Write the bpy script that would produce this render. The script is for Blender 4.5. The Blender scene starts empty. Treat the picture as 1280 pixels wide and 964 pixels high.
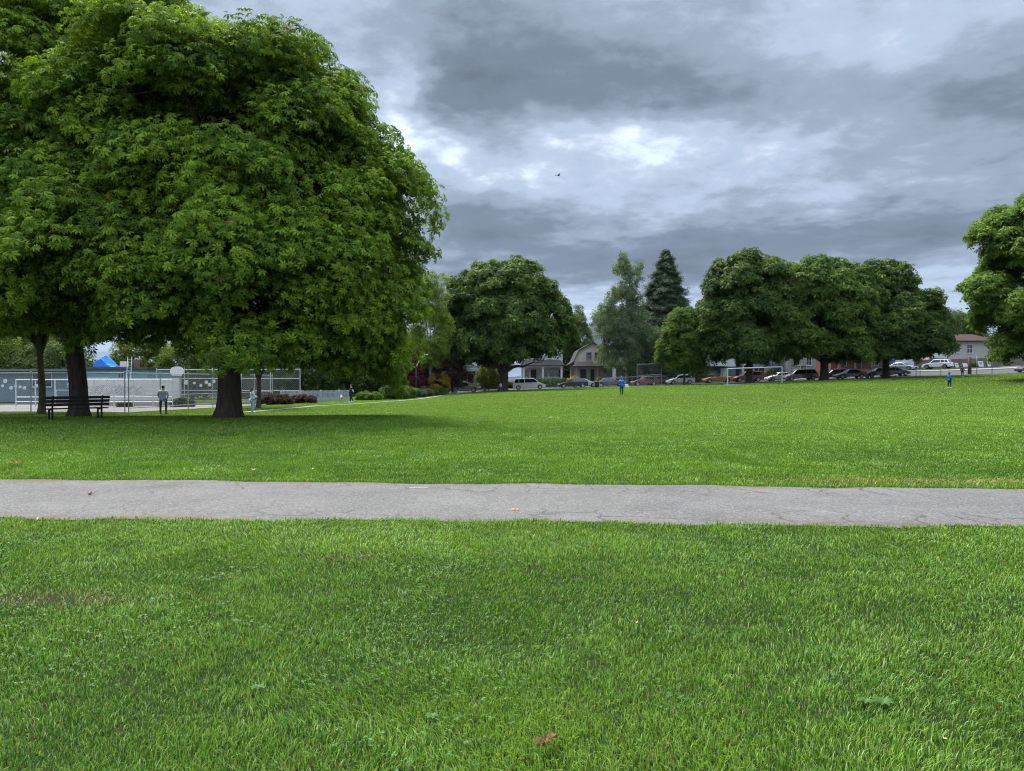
import bpy, bmesh, math, random
import numpy as np
from mathutils import Vector, Matrix

random.seed(7)
RNG = np.random.default_rng(7)
SC = bpy.context.scene
COL = SC.collection
F = 914.0                     # focal length in photo pixels
HZ = 476.0                    # horizon row of the photo
CAMZ = 1.6

# ------------------------------------------------------------------ terrain
def sst(a, b, v):
    t = np.clip((np.asarray(v, float) - a) / (b - a), 0, 1)
    return t * t * (3 - 2 * t)

def path_far(x): return 11.25 - .0666 * x + .05 * np.sin(x * .9) + .05 * np.sin(x * 2.3 + 1) + .03 * np.sin(x * 4.9)
def path_near(x): return 8.2 - .048 * x + .06 * np.sin(x * .8 + 2) + .045 * np.sin(x * 2.7) + .03 * np.sin(x * 5.3 + 1) + .015 * np.sin(x * 11.7)

def ground(x, y):
    x = np.asarray(x, float); y = np.asarray(y, float)
    xc = np.clip(x, -60, 130)
    h = .033 * (xc + 4) * sst(30, 110, y)
    h = np.where(xc < -4, h * .35, h)
    h = h - .42 * sst(30, 44, y) * sst(0, -14, x) * (1 - sst(140, 220, y))
    h = h + 1.15 * sst(108, 132, y) * sst(44, 66, x)
    lim = sst(13.5, 20, y)
    h = h + .05 * lim * np.sin(x * .21 + 1.3) * np.sin(y * .17)
    return h

def G(x, y): return float(ground(x, y))
def at(px, Y, up=0.0):
    """point on the terrain at distance Y in the direction of photo column px"""
    X = (px - 640) / F * Y
    return Vector((X, Y, G(X, Y) + up))
def flat_at(px, py):
    Y = CAMZ * F / (py - HZ)
    return (px - 640) / F * Y, Y

# ------------------------------------------------------------------ materials
MATS = {}
def nodes(m):
    m.use_nodes = True
    nt = m.node_tree
    return nt, nt.nodes, nt.links

def pmat(name, base, var=.12, scale=6., rough=.7, bump=0., spec=.3, metal=0., bscale=None, stretch=None, coat=0.):
    if name in MATS: return MATS[name]
    m = bpy.data.materials.new(name); nt, N, L = nodes(m)
    b = N['Principled BSDF']
    b.inputs['Roughness'].default_value = rough
    b.inputs['Metallic'].default_value = metal
    b.inputs['Specular IOR Level'].default_value = spec
    b.inputs['Coat Weight'].default_value = coat
    tc = N.new('ShaderNodeTexCoord'); src = tc.outputs['Object']
    if stretch:
        mp = N.new('ShaderNodeMapping'); mp.inputs['Scale'].default_value = stretch
        L.new(src, mp.inputs['Vector']); src = mp.outputs['Vector']
    nz = N.new('ShaderNodeTexNoise'); nz.inputs['Scale'].default_value = scale
    nz.inputs['Detail'].default_value = 6; nz.inputs['Roughness'].default_value = .65
    L.new(src, nz.inputs['Vector'])
    mr = N.new('ShaderNodeMapRange'); mr.inputs[1].default_value = .3; mr.inputs[2].default_value = .7
    mr.inputs[3].default_value = 1 - var; mr.inputs[4].default_value = 1 + var
    L.new(nz.outputs['Fac'], mr.inputs[0])
    mx = N.new('ShaderNodeMix'); mx.data_type = 'RGBA'; mx.blend_type = 'MULTIPLY'; mx.inputs[0].default_value = 1
    mx.inputs[6].default_value = (*base, 1); L.new(mr.outputs[0], mx.inputs[7])
    L.new(mx.outputs[2], b.inputs['Base Color'])
    if bump:
        nb = N.new('ShaderNodeTexNoise'); nb.inputs['Scale'].default_value = bscale or scale * 4; nb.inputs['Detail'].default_value = 5
        L.new(src, nb.inputs['Vector'])
        bp = N.new('ShaderNodeBump'); bp.inputs['Strength'].default_value = bump; bp.inputs['Distance'].default_value = .03
        L.new(nb.outputs['Fac'], bp.inputs['Height']); L.new(bp.outputs[0], b.inputs['Normal'])
    MATS[name] = m
    return m

def siding(name, base, step=.14, rough=.7, vertical=False):
    """painted lap boards"""
    if name in MATS: return MATS[name]
    m = pmat(name, base, .08, 3., rough)
    nt, N, L = nodes(m); b = N['Principled BSDF']
    tc = N.new('ShaderNodeTexCoord'); sx = N.new('ShaderNodeSeparateXYZ'); L.new(tc.outputs['Object'], sx.inputs[0])
    mm = N.new('ShaderNodeMath'); mm.operation = 'DIVIDE'; mm.inputs[1].default_value = step
    L.new(sx.outputs[0 if vertical else 2], mm.inputs[0])
    fr = N.new('ShaderNodeMath'); fr.operation = 'FRACT'; L.new(mm.outputs[0], fr.inputs[0])
    bp = N.new('ShaderNodeBump'); bp.inputs['Strength'].default_value = .8; bp.inputs['Distance'].default_value = .02
    L.new(fr.outputs[0], bp.inputs['Height']); L.new(bp.outputs[0], b.inputs['Normal'])
    return m

def brickmat(name, c1, c2, mortar, scale=1.0, bw=.22, rh=.075):
    if name in MATS: return MATS[name]
    m = pmat(name, c1, .1, 3., .85)
    nt, N, L = nodes(m); b = N['Principled BSDF']
    tc = N.new('ShaderNodeTexCoord'); mp = N.new('ShaderNodeMapping'); mp.inputs['Rotation'].default_value = (math.pi / 2, 0, 0)
    L.new(tc.outputs['Object'], mp.inputs['Vector'])
    br = N.new('ShaderNodeTexBrick'); br.inputs['Color1'].default_value = (*c1, 1); br.inputs['Color2'].default_value = (*c2, 1)
    br.inputs['Mortar'].default_value = (*mortar, 1); br.inputs['Scale'].default_value = scale
    br.inputs['Brick Width'].default_value = bw; br.inputs['Row Height'].default_value = rh; br.inputs['Mortar Size'].default_value = .008
    L.new(mp.outputs[0], br.inputs['Vector']); L.new(br.outputs['Color'], b.inputs['Base Color'])
    return m

def glassmat(name='window_glass', col=(.02, .025, .03)):
    if name in MATS: return MATS[name]
    m = pmat(name, col, .2, 1.5, .06, spec=.7); return m

def leafmat(name, trans=.30, rough=.6, spec=.10, tcol=(1.5, 1.45, .7)):
    """colour comes from the mesh attribute 'Col' (each leaf its own tint)"""
    if name in MATS: return MATS[name]
    m = bpy.data.materials.new(name); nt, N, L = nodes(m)
    b = N['Principled BSDF']; out = N['Material Output']
    b.inputs['Roughness'].default_value = rough; b.inputs['Specular IOR Level'].default_value = spec
    a = N.new('ShaderNodeAttribute'); a.attribute_name = 'Col'
    L.new(a.outputs['Color'], b.inputs['Base Color'])
    mu = N.new('ShaderNodeMix'); mu.data_type = 'RGBA'; mu.blend_type = 'MULTIPLY'; mu.inputs[0].default_value = 1
    L.new(a.outputs['Color'], mu.inputs[6]); mu.inputs[7].default_value = (*tcol, 1)
    t = N.new('ShaderNodeBsdfTranslucent'); L.new(mu.outputs[2], t.inputs['Color'])
    ms = N.new('ShaderNodeMixShader'); ms.inputs[0].default_value = trans
    L.new(b.outputs[0], ms.inputs[1]); L.new(t.outputs[0], ms.inputs[2]); L.new(ms.outputs[0], out.inputs['Surface'])
    MATS[name] = m
    return m

# ------------------------------------------------------------------ objects
def tag(o, label=None, cat=None, group=None, kind=None):
    if label: o['label'] = label
    if cat: o['category'] = cat
    if group: o['group'] = group
    if kind: o['kind'] = kind
    return o

def empty(name, loc, rz=0., label=None, cat=None, group=None):
    o = bpy.data.objects.new(name, None); COL.objects.link(o)
    o.empty_display_size = .2
    o.location = loc; o.rotation_euler = (0, 0, rz)
    return tag(o, label, cat, group)

def link(name, me, m, parent=None, smooth=False):
    if m is not None:
        for mm in (m if isinstance(m, (list, tuple)) else [m]): me.materials.append(mm)
    o = bpy.data.objects.new(name, me); COL.objects.link(o)
    if parent: o.parent = parent
    if smooth:
        me.polygons.foreach_set('use_smooth', np.ones(len(me.polygons), bool))
    return o

def copy_thing(root, loc, rz, label, scale=1.0):
    r = root.copy(); COL.objects.link(r); r.location = loc; r.rotation_euler = (0, 0, rz)
    r.scale = (scale,) * 3
    r['label'] = label
    for ch in list(root.children):
        c = ch.copy(); COL.objects.link(c); c.parent = r
        for g in list(ch.children):
            d = g.copy(); COL.objects.link(d); d.parent = c
    return r

class MB:
    def __init__(s): s.v = []; s.f = []
    def add(s, vs, fs):
        o = len(s.v); s.v += [tuple(map(float, p)) for p in vs]
        s.f += [tuple(i + o for i in f) for f in fs]; return s
    def box(s, x0, x1, y0, y1, z0, z1):
        return s.add([(x0, y0, z0), (x1, y0, z0), (x1, y1, z0), (x0, y1, z0), (x0, y0, z1), (x1, y0, z1), (x1, y1, z1), (x0, y1, z1)],
                     [(0, 3, 2, 1), (4, 5, 6, 7), (0, 1, 5, 4), (1, 2, 6, 5), (2, 3, 7, 6), (3, 0, 4, 7)])
    def bar(s, p, q, w, h=None, up=(0, 0, 1)):
        """rectangular bar from p to q"""
        p, q = Vector(p), Vector(q); h = h or w
        d = (q - p).normalized(); u = Vector(up)
        if abs(d.dot(u)) > .98: u = Vector((0, 1, 0))
        sx = d.cross(u).normalized() * w / 2; sz = sx.cross(d).normalized() * h / 2
        vs = [p - sx - sz, p + sx - sz, p + sx + sz, p - sx + sz, q - sx - sz, q + sx - sz, q + sx + sz, q - sx + sz]
        return s.add(vs, [(0, 1, 2, 3), (7, 6, 5, 4), (0, 4, 5, 1), (1, 5, 6, 2), (2, 6, 7, 3), (3, 7, 4, 0)])
    def tube(s, pts, rs, n=8, cap=True, flute=0., seed=0):
        pts = [Vector(p) for p in pts]
        if not hasattr(rs, '__len__'): rs = [rs] * len(pts)
        rings = []; prev = None; vs = []
        rr = random.Random(seed); ph = [rr.uniform(0, 6.28) for _ in range(4)]
        for i, p in enumerate(pts):
            d = (pts[min(i + 1, len(pts) - 1)] - pts[max(i - 1, 0)])
            d = d.normalized() if d.length > 1e-9 else Vector((0, 0, 1))
            if prev is None:
                a = d.cross(Vector((0, 1, 0)) if abs(d.y) < .9 else Vector((1, 0, 0))).normalized()
            else:
                a = (prev - d * prev.dot(d)); a = a.normalized() if a.length > 1e-6 else d.orthogonal().normalized()
            prev = a; b = d.cross(a)
            for k in range(n):
                t = 2 * math.pi * k / n
                r = rs[i] * (1 + flute * (math.sin(5 * t + ph[0] + i * .15) * .5 + math.sin(8 * t + ph[1] - i * .1) * .35 + math.sin(2 * t + ph[2]) * .4))
                vs.append(p + (a * math.cos(t) + b * math.sin(t)) * r)
        fs = []
        for i in range(len(pts) - 1):
            for k in range(n):
                k2 = (k + 1) % n
                fs.append((i * n + k, i * n + k2, (i + 1) * n + k2, (i + 1) * n + k))
        if cap:
            fs.append(tuple(range(n - 1, -1, -1))); fs.append(tuple((len(pts) - 1) * n + k for k in range(n)))
        return s.add(vs, fs)
    def prism(s, poly, y0, y1, axis='y'):
        """polygon in x-z pushed along y (or in y-z along x)"""
        n = len(poly)
        if axis == 'y': vs = [(a, y0, b) for a, b in poly] + [(a, y1, b) for a, b in poly]
        elif axis == 'x': vs = [(y0, a, b) for a, b in poly] + [(y1, a, b) for a, b in poly]
        else: vs = [(a, b, y0) for a, b in poly] + [(a, b, y1) for a, b in poly]
        fs = [tuple(range(n)), tuple(range(2 * n - 1, n - 1, -1))]
        fs += [(i, i + n, (i + 1) % n + n, (i + 1) % n) for i in range(n)]
        return s.add(vs, fs)
    def ball(s, c, r, nu=10, nv=7):
        c = Vector(c); r = r if hasattr(r, '__len__') else (r, r, r)
        vs = [c + Vector((0, 0, -r[2]))]
        for j in range(1, nv):
            t = math.pi * j / nv - math.pi / 2
            for i in range(nu):
                p = 2 * math.pi * i / nu
                vs.append(c + Vector((r[0] * math.cos(t) * math.cos(p), r[1] * math.cos(t) * math.sin(p), r[2] * math.sin(t))))
        vs.append(c + Vector((0, 0, r[2]))); fs = []
        for i in range(nu): fs.append((0, 1 + (i + 1) % nu, 1 + i))
        for j in range(nv - 2):
            for i in range(nu):
                a = 1 + j * nu + i; b = 1 + j * nu + (i + 1) % nu
                fs.append((a, b, b + nu, a + nu))
        T = len(vs) - 1; o = 1 + (nv - 2) * nu
        for i in range(nu): fs.append((T, o + i, o + (i + 1) % nu))
        return s.add(vs, fs)
    def build(s, name, m, parent=None, smooth=False, bevel=0., fix=True):
        me = bpy.data.meshes.new(name); me.from_pydata(s.v, [], s.f)
        if fix:
            bm = bmesh.new(); bm.from_mesh(me); bmesh.ops.recalc_face_normals(bm, faces=bm.faces); bm.to_mesh(me); bm.free()
        o = link(name, me, m, parent, smooth)
        if bevel:
            b = o.modifiers.new('Bevel', 'BEVEL'); b.width = bevel; b.segments = 2; b.limit_method = 'ANGLE'; b.angle_limit = math.radians(40)
        return o

def np_mesh(name, V, Fc, m, parent=None, col=None, smooth=False):
    """V (n,3), Fc (k,3) triangles, col (n,3) linear colour"""
    me = bpy.data.meshes.new(name)
    me.vertices.add(len(V)); me.vertices.foreach_set('co', np.ascontiguousarray(V, np.float32).ravel())
    k = Fc.shape[1]
    me.loops.add(Fc.size); me.loops.foreach_set('vertex_index', np.ascontiguousarray(Fc, np.int32).ravel())
    me.polygons.add(len(Fc)); me.polygons.foreach_set('loop_start', np.arange(0, Fc.size, k, dtype=np.int32))
    me.update(calc_edges=True)
    if col is not None:
        a = me.attributes.new('Col', 'FLOAT_COLOR', 'POINT')
        c4 = np.ones((len(V), 4), np.float32); c4[:, :3] = col
        a.data.foreach_set('color', c4.ravel())
    return link(name, me, m, parent, smooth)

class VNoise:
    """smooth value noise on the plane"""
    def __init__(s, seed, cell, n=256):
        s.g = np.random.default_rng(seed).random((n, n)); s.c = cell; s.n = n
    def __call__(s, x, y):
        u = np.asarray(x) / s.c; v = np.asarray(y) / s.c
        i = np.floor(u).astype(int); j = np.floor(v).astype(int); a = u - i; b = v - j
        a = a * a * (3 - 2 * a); b = b * b * (3 - 2 * b); n = s.n
        g = lambda p, q: s.g[p % n, q % n]
        return (g(i, j) * (1 - a) + g(i + 1, j) * a) * (1 - b) + (g(i, j + 1) * (1 - a) + g(i + 1, j + 1) * a) * b

# ------------------------------------------------------------------ leaves and trees
def palmate(n=6, wid=.17, droop=.42, spread=155, jag=False):
    vs, fs = [], []
    for k in range(n):
        a = math.radians(-spread + 2 * spread * k / (n - 1)); L = 1 - .4 * abs(a) / math.radians(180)
        ca, sa = math.cos(a), math.sin(a); o = len(vs)
        for (u, w, z) in ((.04, 0, 0), (.62, wid, -.02 - droop * .3), (1., 0, -droop), (.62, -wid, -.02 - droop * .3)):
            vs.append((L * (u * ca - w * sa), L * (u * sa + w * ca), L * (z + (.05 if w == 0 and u < .9 else 0))))
        fs += [(o, o + 1, o + 2), (o, o + 2, o + 3)]
    return np.array(vs), np.array(fs)

def spray(n, wid, seed, length=(.6, 1.), lift=.5):
    """a twig end: n pointed leaves set every way"""
    r = random.Random(seed); vs, fs = [], []
    for k in range(n):
        a = 2 * math.pi * (k + r.random() * .7) / n; el = r.uniform(-.6, lift); L = r.uniform(*length)
        d = Vector((math.cos(a) * math.cos(el), math.sin(a) * math.cos(el), math.sin(el)))
        sd = d.cross(Vector((r.uniform(-.5, .5), r.uniform(-.5, .5), 1))).normalized() * wid * L
        b = d * (.08 + .25 * r.random()); o = len(vs)
        for p in (b, b + d * L * .5 + sd, b + d * L, b + d * L * .5 - sd): vs.append(tuple(p))
        fs += [(o, o + 1, o + 2), (o, o + 2, o + 3)]
    return np.array(vs), np.array(fs)

LEAF_NEAR = palmate(7, .20, .50, 152)
LEAF_FAR = palmate(5, .24, .5, 150)
SPRAY = spray(6, .24, 3)
SPRAY_FINE = spray(7, .17, 5)
NEEDLE = spray(9, .11, 9, (.7, 1.1), .15)

def scatter(pos, nor, size, tmpl, rng, tint, yaw_j=math.pi):
    """copies of a leaf template; returns vertices, triangles, colours"""
    n = len(pos); tv, tf = tmpl
    nz = nor / np.linalg.norm(nor, axis=1, keepdims=True)
    ref = np.where(np.abs(nz[:, 2:3]) < .95, np.array([[0, 0, 1.]]), np.array([[1., 0, 0]]))
    ax = np.cross(ref, nz); ax /= np.linalg.norm(ax, axis=1, keepdims=True); ay = np.cross(nz, ax)
    yaw = rng.uniform(-yaw_j, yaw_j, n)[:, None]
    bx = ax * np.cos(yaw) + ay * np.sin(yaw); by = np.cross(nz, bx)
    R = np.stack([bx, by, nz], 2)
    V = pos[:, None, :] + np.einsum('nij,kj->nki', R, tv) * size[:, None, None]
    k = len(tv)
    Fc = (tf[None] + (np.arange(n) * k)[:, None, None]).reshape(-1, 3)
    C = np.repeat(tint, k, axis=0)
    return V.reshape(-1, 3), Fc, C

def clump_centres(rng, lobes, want, mind, shell=(.72, .98), inner=.12, zmin=None):
    """points spread through the outer part of a union of ellipsoids"""
    vol = np.array([l[3] * l[4] * l[5] for l in lobes]) ** (2 / 3); vol /= vol.sum()
    out = []; tries = 0
    L = np.array(lobes, float)
    while len(out) < want and tries < want * 60:
        tries += 1
        k = rng.choice(len(lobes), p=vol)
        d = rng.normal(size=3); d /= np.linalg.norm(d)
        s = rng.uniform(*shell) if rng.random() > inner else rng.uniform(.3, .7)
        p = L[k, :3] + d * L[k, 3:] * s
        q = (p - L[:, :3]) / L[:, 3:]
        q = (q * q).sum(1); q[k] = 9
        if len(L) > 1 and q.min() < .45: continue
        if zmin is not None and p[2] < (zmin if not isinstance(zmin, tuple) else (zmin[0] + (zmin[1] - zmin[0]) * min(1, max(0, p[0] / 5)))): continue
        if out and np.min(np.sum((np.array(out) - p) ** 2, 1)) < mind * mind: continue
        out.append(p)
    return np.array(out)

def bough_masses(rng, lobes, n, mind, r0, r1, flat=.8):
    """the great bough masses of a broad crown: separate rounded bodies just inside the envelope"""
    c = clump_centres(rng, lobes, n, mind, (.62, .92), .10)
    return [(*p, r, r, r * flat) for p, r in zip(c, rng.uniform(r0, r1, len(c)))]

def crown_mesh(rng, cents, rad, flat, per, tmpl, size, c0, c1, centre, up=.55, low=-.3, outw=.35, tip=None, jit=.4):
    """leaves laid over every clump: a dome of leaves facing up and outwards, so that clump tops catch the light"""
    P, Nn, S, T = [], [], [], []
    c0 = np.array(c0); c1 = np.array(c1)
    for c in cents:
        r = rad * rng.uniform(.7, 1.3); n = max(6, int(per * (r / rad) ** 2))
        z = rng.uniform(low, 1, n); a = rng.uniform(0, 2 * np.pi, n); s = np.sqrt(np.clip(1 - z * z, 0, 1))
        d = np.stack([s * np.cos(a), s * np.sin(a), z], 1)
        u = rng.uniform(.5, 1.16, n)[:, None]
        w = c - centre; w[2] *= .5; w = w / (np.linalg.norm(w) + 1e-6)
        up_c = np.array([0, 0, 1.]) + w * rng.uniform(.15, .95) + rng.normal(0, .15, 3); up_c /= np.linalg.norm(up_c)   # boughs tilt outwards
        e1 = np.cross(up_c, [0.31, .95, 0.05]); e1 /= np.linalg.norm(e1); B = np.stack([e1, np.cross(up_c, e1), up_c])
        q = d * u * r * np.array([1, 1, flat]) * rng.uniform(.85, 1.15, 3)
        p = c + q @ B
        p[:, 2] -= .22 * r * (s ** 2)                       # clump rims hang
        d = d @ B
        nn = d * .6 + np.array([0, 0, up]) + w * outw + rng.normal(0, jit, (n, 3))
        t = np.clip(rng.normal(rng.uniform(.2, .8), .32, n), 0, 1.15)[:, None]
        col = c0 * (1 - t) + c1 * t
        if tip is not None:
            m = rng.random(n) < tip[1]; col[m] = np.array(tip[0]) * rng.uniform(.8, 1.2, (m.sum(), 1))
        P.append(p); Nn.append(nn); S.append(size * rng.uniform(.55, 1.35, n)); T.append(col)
    return scatter(np.concatenate(P), np.concatenate(Nn), np.concatenate(S), tmpl, rng, np.concatenate(T))

def limb_system(rng, mb, r0, fork, top, lobes, nlimb, cents, lean=(0, 0), near=False, every=1, sides=None):
    """trunk with root flare, leader, limbs that bend outwards and a branch to every clump"""
    ns = sides or (28 if near else 10)
    lx, ly = lean
    hs = [0, .12, .35, .8, 1.5, fork * .75, fork, (fork + top) * .5, top * .8]
    fl = [1.55, 1.32, 1.13, 1.02, .97, .93, .9, .42, .16]
    pts = [Vector((lx * h / top + .06 * math.sin(h * 1.1), ly * h / top + .05 * math.sin(h * .8 + 1), h - (.15 if i == 0 else 0))) for i, h in enumerate(hs)]
    mb.tube(pts, [r0 * f for f in fl], ns, True, .06 if near else .03, seed=int(rng.integers(1e6)))
    samples = [(Vector(p), r0 * .4) for p in pts[6:]]
    for i in range(nlimb):
        a = 2 * math.pi * (i + rng.uniform(-.3, .3)) / nlimb
        k = int(rng.integers(len(lobes))) if len(lobes) < 9 else (i * 7) % len(lobes); l = lobes[k]
        reach = rng.uniform(.55, .85) if len(lobes) < 9 else .2
        tgt = Vector((l[0] + l[3] * reach * math.cos(a), l[1] + l[4] * reach * math.sin(a), l[2] + l[5] * rng.uniform(-.35, .55)))
        hh = fork * rng.uniform(.72, 1.15); st = Vector((lx * hh / top, ly * hh / top, hh))
        ctrl = Vector((st.x * .6 + tgt.x * .4, st.y * .6 + tgt.y * .4, max(st.z + 1.0, tgt.z * .75 + st.z * .25)))
        lp = []; lr = []
        for j in range(8):
            t = j / 7; p = st * (1 - t) ** 2 + ctrl * 2 * t * (1 - t) + tgt * t * t
            p += Vector(rng.normal(0, .12 * min(1, t * 4), 3)); lp.append(p); lr.append(r0 * (.48 * (1 - t) + .05))
        mb.tube(lp, lr, 10 if near else 6, False)
        samples += [(p, r) for p, r in zip(lp[2:], lr[2:])]
    SP = np.array([s[0][:] for s in samples])
    for i, c in enumerate(cents):
        if i % every: continue
        k = int(np.argmin(np.sum((SP - c) ** 2, 1) + 2 * np.clip(SP[:, 2] - c[2], 0, None)))
        a = samples[k][0]; b = Vector(c); m = (a + b) / 2 + Vector((0, 0, .12 * (b - a).length)) + Vector(rng.normal(0, .15, 3))
        r = min(samples[k][1] * .55, .012 * (b - a).length + .03)
        mb.tube([a, a.lerp(m, .6), m.lerp(b, .4), b], [r, r * .75, r * .5, r * .2], 5 if near else 4, False)

BARK = None
def tree(name, loc, label, cat, lobes, r0, fork, top, nlimb, nclump, mind, rad, flat, per, tmpl, size, c0, c1, seed,
         near=False, group=None, bark=None, leaf='leaf', lean=(0, 0), shell=(.72, .98), inner=.12, zmin=None, tip=None, up=.55, low=-.3, every=1, rz=0., sides=None, jit=.4, masses=None, extra=()):
    rng = np.random.default_rng(seed)
    env = lobes
    if masses: lobes = bough_masses(rng, lobes, *masses) + [(*q, q[3], q[3] * .85) for q in extra]
    root = empty(name, loc, rz, label, cat, group)
    cents = clump_centres(rng, lobes, nclump, mind, shell, inner, zmin)
    ctr = np.average(np.array([l[:3] for l in env], float), axis=0)
    V, Fc, C = crown_mesh(rng, cents, rad, flat, per, tmpl, size, c0, c1, ctr, tip=tip, up=up, low=low, jit=jit)
    np_mesh('crown', V, Fc, leafmat(leaf), root, C)
    mb = MB(); limb_system(rng, mb, r0, fork, top, lobes, nlimb, cents, lean, near, every, sides)
    mb.build('trunk', bark or M_BARK, root, smooth=True, fix=False)
    return root

def shrub(name, loc, label, cat, w, d, h, c0, c1, seed, per=60, size=.16, tmpl=SPRAY, group=None, nclump=None, flat=.8, leaf='leaf', tip=None):
    rng = np.random.default_rng(seed)
    root = empty(name, loc, 0, label, cat, group)
    lobes = [(0, 0, h * .5, w / 2, d / 2, h * .5), (w * .2, 0, h * .42, w * .32, d * .4, h * .42), (-w * .22, 0, h * .38, w * .3, d * .4, h * .38)]
    rad = min(w, h) * .22
    cents = clump_centres(rng, lobes, nclump or int(26 + 8 * w), rad * .55, (.4, .85), .2)
    V, Fc, C = crown_mesh(rng, cents, rad, flat, per, tmpl, size, c0, c1, np.array([0, 0, h * .3]), up=.4, low=-.6, tip=tip)
    V[:, 2] = np.maximum(V[:, 2], .02)
    np_mesh('foliage', V, Fc, leafmat(leaf), root, C)
    mb = MB()
    for i in range(7):
        a = i * .9 + rng.uniform(0, .4); c = cents[int(rng.integers(len(cents)))]
        mb.tube([(.1 * math.cos(a), .1 * math.sin(a), -.05), (c[0] * .4, c[1] * .4, c[2] * .6), tuple(c)], [.03, .02, .008], 5)
    mb.build('stem', M_BARK, root, smooth=True)
    return root

M_BARK = pmat('bark_dark', (.075, .058, .046), .5, 9., .9, 1., .15, bscale=14, stretch=(1, 1, .18))
M_BARK2 = pmat('bark_mossy', (.085, .075, .035), .5, 7., .95, .8, .1, bscale=14, stretch=(1, 1, .3))
M_BARK3 = pmat('bark_pale', (.26, .25, .22), .3, 5., .85, .4, .15, stretch=(1, 1, .4))
# ------------------------------------------------------------------ camera, light, sky
cam = bpy.data.cameras.new('camera'); co = bpy.data.objects.new('camera', cam); COL.objects.link(co)
cam.sensor_width = 36; cam.lens = F / 1280 * 36; cam.clip_start = .05; cam.clip_end = 40000
co.location = (0, 0, CAMZ); co.rotation_euler = (math.radians(90) - math.atan((482 - HZ) / F), 0, 0)
SC.camera = co
SC.view_settings.view_transform = 'Standard'; SC.view_settings.look = 'None'
SC.view_settings.exposure = 2.6; SC.view_settings.gamma = 1; SC.view_settings.use_curve_mapping = False
SC.render.engine = 'CYCLES'
cy = SC.cycles
cy.max_bounces = 8; cy.diffuse_bounces = 3; cy.glossy_bounces = 2; cy.transmission_bounces = 4; cy.transparent_max_bounces = 6
cy.volume_bounces = 0
cy.caustics_reflective = False; cy.caustics_refractive = False
cy.use_denoising = True; cy.filter_width = 1.15
try: cy.denoising_prefilter = 'NONE'
except Exception: pass

SUN_EL, SUN_AZ = math.radians(60), math.radians(-30)      # azimuth measured from +Y towards +X
sd = Vector((math.sin(SUN_AZ) * math.cos(SUN_EL), math.cos(SUN_AZ) * math.cos(SUN_EL), math.sin(SUN_EL)))
sl = bpy.data.lights.new('sun', 'SUN'); sl.energy = 1.5; sl.angle = math.radians(26); sl.color = (1, .965, .9)
so = bpy.data.objects.new('sun', sl); COL.objects.link(so); so.location = (0, 0, 60)
so.rotation_euler = sd.to_track_quat('Z', 'Y').to_euler()

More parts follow.
